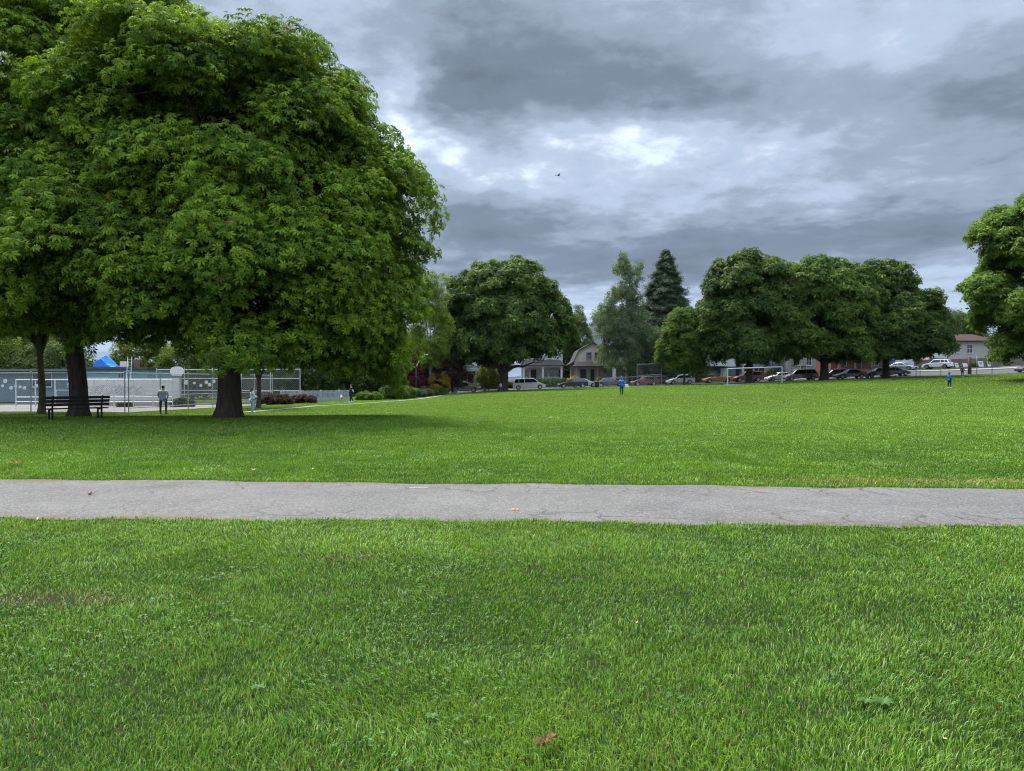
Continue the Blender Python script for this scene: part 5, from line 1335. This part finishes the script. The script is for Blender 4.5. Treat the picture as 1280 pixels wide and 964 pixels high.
# small dark bin by the grey sedan
p = at(746, 110.0); r = empty('litter_bin', tuple(p), 0, 'small black litter bin with a grey post left of the grey sedan', 'bin')
MB().tube([(0, 0, 0), (0, 0, .1), (0, 0, .85)], [.24, .27, .30], 14).build('body', M_DARKTRIM, r); MB().tube([(0, 0, .85), (0, 0, .92), (0, 0, .98)], [.32, .31, .16], 14).build('lid', M_DARKTRIM, r); MB().tube([(.4, .0, 0), (.4, 0, 1.15)], .06, 8).build('post', M_STEEL, r)

# ------------------------------------------------------------------ cars
CARS = {  # length, width, height, belt, hood z, cowl x, roof front x, roof rear x, rear glass base x, tail z, wheel r
    'minivan': (5.0, 1.95, 1.75, 1.02, .98, 1.55, .75, -2.05, -2.42, 1.05, .34),
    'suv': (4.6, 1.88, 1.70, 1.02, 1.02, 1.05, .40, -1.75, -2.18, 1.06, .36),
    'hatch': (4.2, 1.76, 1.50, .93, .90, 1.05, .25, -1.30, -1.98, .98, .32),
    'sedan': (4.6, 1.80, 1.44, .92, .86, 1.00, .25, -1.00, -1.72, .98, .32),
    'wagon': (4.6, 1.80, 1.50, .94, .88, 1.05, .30, -1.75, -2.20, .98, .32)}
def car(px, Y, kind, body, label, rz=0., cat='car', roofm=None, convertible=False, roof_rack=False):
    L, W, H, belt, hood, cx, rf, rr, rb, tz, wr = CARS[kind]; p = at(px, Y, .03)
    sl = math.atan((G(p.x + 2, Y) - G(p.x - 2, Y)) / 4)
    r = empty('parked_car', tuple(p), rz, label, cat, 'cars parked along the street')
    r.rotation_euler = (0, -sl * math.cos(rz), rz)
    hl = L / 2; hw = W / 2; wb = L * .29; gc = .20
    wheels = (hl - .86, -hl + .84)
    def arch(x, rev):
        R = wr + .07; a = [(x + R * math.cos(t), wr - .02 + R * math.sin(t)) for t in [math.pi * k / 8 for k in range(9)]]
        a = [(q, max(z, gc)) for q, z in a]; return a if not rev else a[::-1]
    poly = [(hl - .12, gc)] + arch(wheels[0], False) + arch(wheels[1], False) + [(-hl + .10, gc + .06), (-hl, .45), (-hl + .01, .72), (-hl + .06, tz - .06), (rb - .06, tz + (0 if kind == 'sedan' else .0)), (rb, belt + .02), (cx, belt), (cx + .15, belt - .01), (hl - .45, hood - .14), (hl - .12, hood - .26), (hl - .01, .52), (hl, .40)]
    if kind == 'sedan': poly[poly.index((rb - .06, tz))] = (rb - .1, tz - .01)
    MB().prism(poly, -hw, hw).build('body', body, r, bevel=.07)
    if not convertible:
        ib, it = hw - .05, hw - .24; zt = H
        B = [(cx, belt - .02), (rb, belt - .0)]; T = [(rf, zt - .03), (rr, zt - .05)]
        v = [(cx, -ib, belt - .02), (cx, ib, belt - .02), (rb, ib, belt), (rb, -ib, belt), (rf, -it, zt - .06), (rf, it, zt - .06), (rr, it, zt - .08), (rr, -it, zt - .08)]
        MB().add(v, [(0, 3, 2, 1), (4, 5, 6, 7), (0, 1, 5, 4), (2, 3, 7, 6), (1, 2, 6, 5), (3, 0, 4, 7)]).build('pillars', body, r, bevel=.05)
        mid = (rf + rr) / 2
        MB().add([(rf + .03, -it, zt - .07), (rf + .03, it, zt - .07), (mid, it, zt - .03), (rr - .03, it, zt - .09), (rr - .03, -it, zt - .09), (mid, -it, zt - .03), (rf - .1, -it + .1, zt - .03), (rf - .1, it - .1, zt - .03), (mid, it - .1, zt), (rr + .1, it - .1, zt - .045), (rr + .1, -it + .1, zt - .045), (mid, -it + .1, zt)],
                 [(0, 1, 7, 6), (1, 2, 8, 7), (2, 3, 9, 8), (3, 4, 10, 9), (4, 5, 11, 10), (5, 0, 6, 11), (6, 7, 8, 11), (11, 8, 9, 10), (0, 5, 4, 3, 2, 1)]).build('roof', roofm or body, r, bevel=.02)
        if roof_rack:
            mb = MB()
            for s in (-1, 1): mb.tube([(rf - .2, s * (it - .05), zt + .05), (rr + .2, s * (it - .05), zt + .04)], .02, 6)
            mb.build('roof_rail', M_RIM, r)
        def side(s, xa0, xa1, xb0, xb1, name='window'):
            """glass on the side: bottom x range xa, top x range xb"""
            zb, z1 = belt + .05, zt - .15
            yy = lambda z: s * (ib + (it - ib) * (z - belt) / (zt - .06 - belt) + .012)
            n = s * .012
            vs = [(xa0, yy(zb), zb), (xa1, yy(zb), zb), (xb1, yy(z1), z1), (xb0, yy(z1), z1)]
            vs2 = [(a, b - n, c) for a, b, c in vs]
            MB().add(vs + vs2, [(0, 1, 2, 3), (7, 6, 5, 4), (0, 4, 5, 1), (1, 5, 6, 2), (2, 6, 7, 3), (3, 7, 4, 0)]).build(name, M_GLASS, r)
        xm = (rf + rr) / 2 - .05
        fr = lambda t: cx + (rf - cx) * t; bk = lambda t: rb + (rr - rb) * t
        for s in (-1, 1):
            side(s, xm + .05, fr(.08) - .14, xm + .05, fr(.86) - .12)
            if kind in ('minivan', 'wagon', 'suv'):
                x2 = xm - (xm - rr) * .62
                side(s, x2 + .04, xm - .05, x2 + .04, xm - .05); side(s, bk(.08) + .14, x2 - .05, bk(.86) + .12, x2 - .05)
            else: side(s, bk(.08) + .22, xm - .05, bk(.86) + .12, xm - .05)
        def slope(x0, x1, s, name):
            a, b = .10, .86; za = lambda t: belt + (zt - .06 - belt) * t; o = .016 * s
            y0 = ib + (it - ib) * a - .07; y1 = ib + (it - ib) * b - .07
            xa = x0 + (x1 - x0) * a + o; xb = x0 + (x1 - x0) * b + o
            vs = [(xa, -y0, za(a)), (xa, y0, za(a)), (xb, y1, za(b)), (xb, -y1, za(b))]; vs2 = [(q - o * .7, y, z) for q, y, z in vs]
            MB().add(vs + vs2, [(0, 1, 2, 3), (7, 6, 5, 4), (0, 4, 5, 1), (1, 5, 6, 2), (2, 6, 7, 3), (3, 7, 4, 0)]).build(name, M_GLASS, r)
        slope(cx, rf, 1, 'windscreen'); slope(rb, rr, -1, 'rear_window')
    else:
        v = [(cx, -hw + .12, belt), (cx, hw - .12, belt), (cx - .5, hw - .22, belt + .36), (cx - .5, -hw + .22, belt + .36)]
        v2 = [(a - .03, b, c) for a, b, c in v]
        MB().add(v + v2, [(0, 1, 2, 3), (7, 6, 5, 4), (0, 4, 5, 1), (1, 5, 6, 2), (2, 6, 7, 3), (3, 7, 4, 0)]).build('windscreen', M_GLASS, r)
        MB().box(-.9, .45, -hw + .2, hw - .2, belt + .022, belt + .05).build('interior', M_DARKTRIM, r)
        for s in (-1, 1): MB().box(-.25, .1, s * .4 - .24, s * .4 + .24, belt + .05, belt + .24).build('seat', M_DARKTRIM, r, bevel=.05)
        MB().box(-1.4, -.95, -hw + .16, hw - .16, belt + .02, belt + .10).build('folded_roof', M_DARKTRIM, r, bevel=.03)
    for x in wheels:
        for s in (-1, 1):
            y = s * (hw - .12)
            t = MB().tube([(x, y - s * .10, wr), (x, y + s * .02, wr), (x, y + s * .10, wr), (x, y + s * .125, wr)], [wr, wr, wr * .97, wr * .86], 18).build('wheel', M_RUBBER, r)
            mb = MB().tube([(x, y + s * .11, wr), (x, y + s * .13, wr)], wr * .64, 16)
            for k in range(5):
                a = k * 1.2566; mb.bar((x, y + s * .133, wr), (x + wr * .6 * math.cos(a), y + s * .133, wr + wr * .6 * math.sin(a)), .05, .012, (0, 1, 0))
            mb.build('rim', M_RIM, t)
    for s in (-1, 1):
        MB().box(hl - .30, hl - .005, s * (hw - .30) - .16, s * (hw - .30) + .16, .60, .72).build('headlight', M_HEAD, r, bevel=.03)
        MB().box(-hl - .012, -hl + .16, s * (hw - .18) - .15, s * (hw - .18) + .14, .74, tz - .10).build('taillight', M_TAIL, r, bevel=.02)
        if not convertible: MB().box(cx - .32, cx - .14, s * (hw + .10) - .09, s * (hw + .10) + .09, belt + .02, belt + .15).build('mirror', body, r, bevel=.03)
        for xh in ((.15, -.75) if not convertible else (-.1,)): MB().box(xh - .10, xh + .10, s * (hw + .012) - .012, s * (hw + .012) + .012, belt - .14, belt - .10).build('door_handle', M_DARKTRIM, r)
    MB().box(hl - .03, hl + .02, -.42, .42, .34, .50).build('grille', M_DARKTRIM, r)
    MB().box(-hl - .02, -hl + .03, -.5, .5, .26, .42).build('bumper', M_DARKTRIM, r)
    MB().box(-hl - .026, -hl - .003, -.16, .16, .60, .72).build('number_plate', M_PLATE, r)
    return r
PI = math.pi
car(580.5, 112.2, 'suv', paint('taupe', (.22, .20, .19)), 'grey taupe estate car behind the dark dog owner with the white dog', roof_rack=True)
car(617, 118.6, 'sedan', paint('charcoal', (.05, .053, .06)), 'charcoal sedan parked behind the leaning chestnut trunk', PI)
car(661.5, 112.4, 'minivan', paint('white', (.74, .74, .75)), 'white minivan parked at the lawn edge by the leaning chestnut')
car(716, 112.2, 'wagon', paint('black', (.016, .018, .024)), 'black estate car with shiny windows parked before the gambrel house', PI)
car(730, 119.0, 'sedan', paint('silver', (.48, .50, .53), metal=.4), 'silver sedan parked on the far kerb before the gambrel house')
car(762.5, 112.6, 'sedan', paint('slate', (.07, .078, .09)), 'slate grey sedan with red tail lamps left of the blue jacket walker')
car(806, 113.2, 'hatch', paint('maroon', (.19, .032, .03)), 'maroon hatchback behind the wire backstop', PI)
car(823, 119, 'sedan', paint('graphite', (.045, .05, .058)), 'graphite sedan on the far kerb behind the maroon hatchback', PI)
car(850.5, 113.2, 'hatch', paint('white', (.74, .74, .75)), 'white hatchback parked behind the thin maple trunk', PI)
car(896.5, 116.8, 'sedan', paint('amber', (.55, .27, .025)), 'amber yellow convertible with its roof down left of the goal', PI, convertible=True)
car(934, 116.6, 'suv', paint('red', (.22, .022, .02)), 'red car parked behind the left half of the goal', PI)
car(975, 119.0, 'sedan', paint('white', (.74, .74, .75)), 'white sedan nose showing past the right goalpost', PI)
car(1000, 113.0, 'minivan', paint('plum', (.085, .08, .095)), 'dark plum minivan right of the goal', PI)
car(1042, 117.2, 'wagon', paint('navy', (.03, .038, .06)), 'navy estate car behind the second trunk of the chestnut row', PI)
car(1062, 113, 'sedan', paint('black', (.016, .018, .024)), 'black sedan in the shade between the second and third row trunks', PI)
car(1097, 113, 'hatch', paint('ink', (.022, .022, .025)), 'ink black hatchback beside the third trunk of the row', PI)
car(1117, 114.5, 'sedan', paint('black', (.016, .018, .024)), 'low black sedan just right of the third row trunk')
car(1128, 125.5, 'sedan', paint('pale_blue', (.36, .40, .46), metal=.3), 'pale blue silver sedan turned towards the field at the side street', -PI * .30)
car(1172, 128, 'suv', paint('white', (.74, .74, .75)), 'white compact suv seen from behind on the cross road', PI * .72)
car(1289, 113, 'hatch', paint('black', (.016, .018, .024)), 'black car cut off at the right edge of the photo', PI)

# ------------------------------------------------------------------ people and dogs
def skin_mesh(verts, edges, radii, level=2, smoothing=0.):
    me = bpy.data.meshes.new('tmp'); bm = bmesh.new(); lay = bm.verts.layers.skin.verify()
    bv = []
    for i, (v, r) in enumerate(zip(verts, radii)):
        q = bm.verts.new(v); rr = r if hasattr(r, '__len__') else (r, r); q[lay].radius = rr; q[lay].use_root = (i == 0); bv.append(q)
    for a, b in edges: bm.edges.new((bv[a], bv[b]))
    bm.to_mesh(me); bm.free()
    o = bpy.data.objects.new('tmp', me); COL.objects.link(o)
    s = o.modifiers.new('Skin', 'SKIN'); s.branch_smoothing = smoothing; s.use_smooth_shade = True
    if level: sb = o.modifiers.new('Sub', 'SUBSURF'); sb.levels = level; sb.render_levels = level
    dg = bpy.context.evaluated_depsgraph_get(); dg.update()
    out = bpy.data.meshes.new_from_object(o.evaluated_get(dg)); bpy.data.objects.remove(o); bpy.data.meshes.remove(me)
    return out

def person(px, Y, label, h=1.74, rz=0., top=(.3, .3, .3), legs=(.05, .05, .06), shoes=(.03, .03, .03), hair=(.03, .022, .018), skin=(.42, .26, .19),
           stride=.0, arms='side', hood=False, bulk=1., long_hair=False, spread=.0, coat=False, lname=''):
    """facing +Y when rz = 0"""
    p = at(px, Y); r = empty('person', tuple(p), rz, label, 'person'); k = h / 1.75
    sw = .105 + spread; st = stride
    J = [(0, 0, .95), (0, -.01, 1.12), (0, -.015, 1.30), (0, -.01, 1.43), (0, .005, 1.51),           # 0 pelvis .. 4 neck
         (0, .025, 1.57), (0, .02, 1.645), (0, .0, 1.715)]                                              # jaw, skull, crown
    R = [(.15, .115), (.135, .10), (.16, .115), (.125, .085), (.056, .058), (.062, .072), (.078, .094), (.056, .066)]
    E = [(0, 1), (1, 2), (2, 3), (3, 4), (4, 5), (5, 6), (6, 7)]
    def add(pt, rad, par): J.append(pt); R.append(rad); E.append((par, len(J) - 1)); return len(J) - 1
    add((0, .118, 1.625), .014, 6)                                                                      # nose
    for s in (-1, 1): add((s * .088, .01, 1.63), .016, 6)                                               # ears
    hands = {'side': ((.225, -.05, 1.14), (.235, .03, .90)), 'pocket': ((.30, -.06, 1.16), (.20, .10, .98)), 'front': ((.24, .02, 1.15), (.10, .24, 1.10)), 'swing': ((.225, -.10, 1.15), (.22, .08, .93)), 'carry': ((.25, -.02, 1.13), (.30, .10, .92))}
    ids = {}
    for s in (-1, 1):
        el, hd = hands[arms]; f = s if arms == 'swing' else 1
        sh_ = add((s * .185, -.01, 1.405), .062, 3)
        e = add((s * el[0], el[1] * (1 if arms != 'swing' else 1), el[2]), .043, sh_); w = add((s * hd[0], hd[1] * (f if arms == 'swing' else 1), hd[2]), .028, e)
        d = (Vector(J[w]) - Vector(J[e])).normalized(); sd_ = Vector((0, 1, 0)) if abs(d.y) < .7 else Vector((0, 0, -1)); inn = Vector((-s, 0, 0))
        pm = add(tuple(Vector(J[w]) + d * .06), (.034, .022), w)
        for q, (off, ln) in enumerate(((-.030, .065), (-.010, .078), (.010, .074), (.029, .058))):
            a = add(tuple(Vector(J[pm]) + d * .040 + sd_ * off), .0095, pm)
            b = add(tuple(Vector(J[a]) + d * ln * .5 + inn * .012), .009, a); add(tuple(Vector(J[b]) + d * ln * .35 + inn * .026), .0075, b)
        t = add(tuple(Vector(J[w]) + d * .03 + sd_ * .038 + inn * .01), .012, w); add(tuple(Vector(J[t]) + d * .045 + sd_ * .018 + inn * .012), .009, t)
        hp = add((s * sw * .9, 0, .89), .092, 0); kn = add((s * sw, s * st * .45 + .02, .49), .060, hp); an = add((s * sw, s * st - .02, .085 + max(0, -s * st) * .25), .038, kn)
        add((s * sw * 1.08, s * st + .13, .035 + max(0, -s * st) * .05), (.040, .03), an); ids[s] = (sh_, e, w, hp, kn, an)
    V = [(x * k, y * k, z * k) for x, y, z in J]; RR = [tuple(q * k for q in q_) if hasattr(q_, '__len__') else q_ * k for q_ in R]
    me = skin_mesh(V, E, RR, 1); link('body', me, pmat('skin_%d' % int(skin[0] * 100), skin, .08, 12, .6), r)
    def sub(name, idx, grow, col, extra=(), rough=.85):
        idx = list(idx); mp = {a: i for i, a in enumerate(idx)}
        vs = [V[a] for a in idx]; rs = [tuple(q + grow * k for q in (RR[a] if hasattr(RR[a], '__len__') else (RR[a], RR[a]))) for a in idx]
        es = [(mp[a], mp[b]) for a, b in E if a in mp and b in mp]
        for (pt, rad, par) in extra:
            vs.append(tuple(q * k for q in pt)); rs.append((rad * k, rad * k)); es.append((mp[par], len(vs) - 1))
        return link(name, skin_mesh(vs, es, rs, 1), pmat('cloth_%s_%d_%d_%d' % (name, *[int(c * 999) for c in col]), col, .16, 9, rough, .3), r)
    a, b = ids[-1], ids[1]
    hem = [((0, -.01, .86), .165 * bulk, 0)] if not coat else [((0, -.01, .80), .19 * bulk, 0)]
    sub('jacket', [0, 1, 2, 3, a[0], a[1], a[2], b[0], b[1], b[2]] , .022 * bulk, top, hem)
    sub('trousers', [0, a[3], a[4], a[5], b[3], b[4], b[5]], .018, legs)
    for s in (-1, 1):
        q = Vector(V[ids[s][5]]); mb = MB().ball((q.x, q.y + .055 * k, max(.05, q.z - .035)), (.05 * k, .135 * k, .055 * k), 10, 6).box(q.x - .045, q.x + .045, q.y - .07, q.y + .18 * k, max(.0, q.z - .085), max(.022, q.z - .063))
        mb.build('shoe', pmat('shoe_%d' % int(shoes[0] * 99), shoes, .1, 9, .6), r, smooth=True)
    hc = pmat('hair_%d' % int(hair[0] * 999), hair, .25, 30, .7)
    if hood:
        MB().ball((0, -.012 * k, 1.655 * k), (.112 * k, .118 * k, .135 * k), 14, 10).ball((0, -.05 * k, 1.52 * k), (.12 * k, .09 * k, .09 * k), 12, 8).build('hood', pmat('cloth_jacket_%d_%d_%d' % tuple(int(c * 999) for c in top), top), r, smooth=True)
    else:
        mb = MB().ball((0, -.028 * k, 1.675 * k), (.092 * k, .100 * k, .098 * k), 14, 10)
        if long_hair: mb.tube([(0, -.06 * k, 1.68 * k), (0, -.095 * k, 1.55 * k), (0, -.10 * k, 1.40 * k)], [.08 * k, .075 * k, .03 * k], 10)
        mb.build('hair', hc, r, smooth=True)
    for s in (-1, 1): MB().ball((s * .032 * k, .106 * k, 1.655 * k), .011 * k, 8, 5).build('eye', M_DARKTRIM, r)
    return r
r = person(204, 44.3, 'man seen from behind in a grey and white hoodie watching the court', 1.74, .1, (.36, .40, .52), (.065, .06, .045), (.03, .03, .03), (.02, .016, .014), arms='pocket', spread=.06, bulk=1.35)
MB().ball((0, -.135, 1.34), (.17, .035, .12), 14, 8).build('back_panel', pmat('cloth_pale', (.52, .54, .58), .2, 9, .9), r, smooth=True)
person(315.5, 47.0, 'woman in a pale top and light blue jeans standing right of the big trunk', 1.66, -.9, (.78, .78, .78), (.36, .48, .66), (.60, .60, .60), (.075, .035, .022), arms='front', long_hair=True)
r = person(439, 70, 'dog walker in black with a white bag half hidden by hanging leaves', 1.72, PI * .55, (.022, .022, .026), (.02, .02, .024), (.5, .5, .5), arms='front', stride=.12)
o = MB().ball((0, 0, 0), (.10, .20, .24), 10, 8).build('shoulder_bag', pmat('bag_white', (.6, .6, .58), .1, 9, .8), r, smooth=True); o.location = (.24, -.02, 1.05)
person(565.5, 106.5, 'person in dark clothes standing with a white dog at the street corner', 1.74, PI, (.03, .032, .038), (.022, .024, .03), arms='carry', bulk=1.1)
person(777, 67.3, 'person in a bright blue hooded jacket walking away across the field', 1.74, .05, (.012, .14, .50), (.035, .05, .085), (.03, .03, .035), hood=True, arms='front', stride=.10, bulk=1.25)
x = at(782.6, 67.15, 1.02)
o = MB().add([(-.16, -.05, .0), (.20, -.05, .02), (.28, -.05, -.26), (-.02, -.05, -.30), (-.14, .05, .0), (.18, .05, .02), (.24, .05, -.24), (0, .05, -.28)], [(0, 1, 2, 3), (7, 6, 5, 4), (0, 4, 5, 1), (1, 5, 6, 2), (2, 6, 7, 3), (3, 7, 4, 0)]).build('carrier_bag', pmat('bag_plastic', (.68, .69, .70), .06, 9, .5), bevel=.03); o.location = x
tag(o, 'white bag held at the right side of the blue jacket walker', 'bag')
person(1187, 73, 'child in a blue jacket and white shoes on the right of the field', 1.56, -1.3, (.025, .13, .36), (.03, .045, .05), (.66, .66, .66), (.02, .018, .016), arms='side', stride=.07, bulk=1.2, long_hair=True)
person(1203, 104, 'child in a dark open coat and white shoes near the road', 1.46, PI * .9, (.028, .02, .026), (.02, .02, .024), (.66, .66, .66), arms='pocket', bulk=1.5, coat=True)

def dog(px, Y, label, col, rz, k=1., sit=True):
    p = at(px, Y); r = empty('dog', tuple(p), rz, label, 'dog')
    # chest, belly, rump along +x; head forward
    if sit:
        J = [(0, 0, .46), (-.12, 0, .34), (-.24, 0, .20), (.06, 0, .58), (.10, 0, .72), (.20, 0, .73), (.28, 0, .70)]
        R = [.125, .13, .14, .09, .085, .06, .04]
    else:
        J = [(.22, 0, .50), (0, 0, .50), (-.26, 0, .50), (.32, 0, .60), (.40, 0, .72), (.50, 0, .72), (.59, 0, .69)]
        R = [.135, .12, .11, .09, .085, .06, .04]
    E = [(0, 1), (1, 2), (0, 3), (3, 4), (4, 5), (5, 6)]
    def add(pt, rad, par): J.append(pt); R.append(rad); E.append((par, len(J) - 1)); return len(J) - 1
    for s in (-1, 1):
        if sit:
            a = add((.05, s * .08, .34), .05, 0); a = add((.07, s * .08, .16), .034, a); a = add((.06, s * .08, .03), .03, a); add((.12, s * .08, .02), .028, a)
            a = add((-.10, s * .13, .22), .07, 2); a = add((-.26, s * .13, .08), .036, a); a = add((-.12, s * .13, .03), .03, a); add((-.03, s * .13, .025), .028, a)
        else:
            a = add((.24, s * .09, .36), .055, 0); a = add((.25, s * .09, .19), .034, a); a = add((.24, s * .09, .04), .028, a); add((.30, s * .09, .025), .028, a)
            a = add((-.22, s * .10, .36), .07, 2); a = add((-.36, s * .10, .20), .034, a); a = add((-.33, s * .10, .04), .028, a); add((-.27, s * .10, .025), .028, a)
        e = add((J[4][0] - .03, s * .07, J[4][2] + .04), .03, 4); add((J[4][0] - .02, s * .105, J[4][2] - .05), .022, e)
    t = add((J[2][0] - .14, .02, J[2][2] + (.0 if sit else .06)), .035, 2); add((J[2][0] - .30, .04, J[2][2] + (-.10 if sit else .16)), .018, t)
    me = skin_mesh([tuple(q * k for q in v) for v in J], E, [q * k for q in R], 2); link('body', me, pmat('fur_%d' % int(col[0] * 99), col, .15, 18, .9, .5), r)
    MB().ball((J[6][0] * k + .04 * k, 0, J[6][2] * k + .01), .022 * k, 8, 5).build('nose', M_DARKTRIM, r)
    for s in (-1, 1): MB().ball(((J[5][0] - .01) * k, s * .05 * k, (J[5][2] + .045) * k), .013 * k, 8, 5).build('eye', M_DARKTRIM, r)
    return r
dog(427, 70, 'tan dog standing on the grass left of the dog walker in black', (.50, .33, .18), 1.9, .9, sit=False)
dog(569.3, 106.2, 'white dog sitting beside the dark clothed person at the street corner', (.68, .66, .62), -1.0, 1.25, sit=True)

# bird in the clouds
o = MB().ball((0, 0, 0), (.20, .06, .06), 10, 6).ball((.20, 0, .03), (.06, .045, .045), 8, 5).add([(.24, 0, .04), (.33, 0, .02), (.25, .02, .02), (.25, -.02, .02)], [(0, 1, 2), (0, 3, 1), (1, 3, 2)]).add([(-.18, -.02, .01), (-.40, -.09, .02), (-.42, 0, .025), (-.40, .09, .02), (-.18, .02, .01), (-.18, 0, -.02)], [(0, 1, 2, 5), (5, 2, 3, 4), (0, 5, 4), (0, 4, 3, 2, 1)])
r = empty('bird', (57.5 * .066 * 14.5 / 14.5 + 0, 60, 1.6 + 256 / F * 60), .5, 'small dark bird flying below the big grey cloud', 'bird')
r.location.x = 58 / F * 60; r.scale = (.62, .62, .62)
o.build('body', pmat('feather_dark', (.035, .035, .04), .2, 9, .8), r, smooth=True)
for s in (-1, 1):
    MB().add([(.10, s * .04, .03), (-.10, s * .04, .03), (-.12, s * .28, .16), (.06, s * .30, .18), (-.16, s * .62, .10), (-.02, s * .58, .13), (.10, s * .04, .045), (-.10, s * .04, .04), (-.12, s * .28, .168), (.06, s * .30, .192), (-.02, s * .58, .138)], [(0, 1, 2, 3), (3, 2, 4, 5), (6, 9, 8, 7), (9, 10, 4, 8), (0, 3, 9, 6), (3, 5, 10, 9)]).build('wing', pmat('feather_dark', (.035, .035, .04)), r)
# slim dark trunk right behind the woman
tree('street_tree', tuple(at(322.5, 55)), 'slim dark young tree right behind the standing woman', 'tree', [(0, 0, 5.2, 2.2, 2.2, 2.2)], .16, 2.6, 6.6, 6, 40, .8, .8, .7, 80, LEAF_NEAR, .22, CH0, CH1, 77, zmin=2.9)
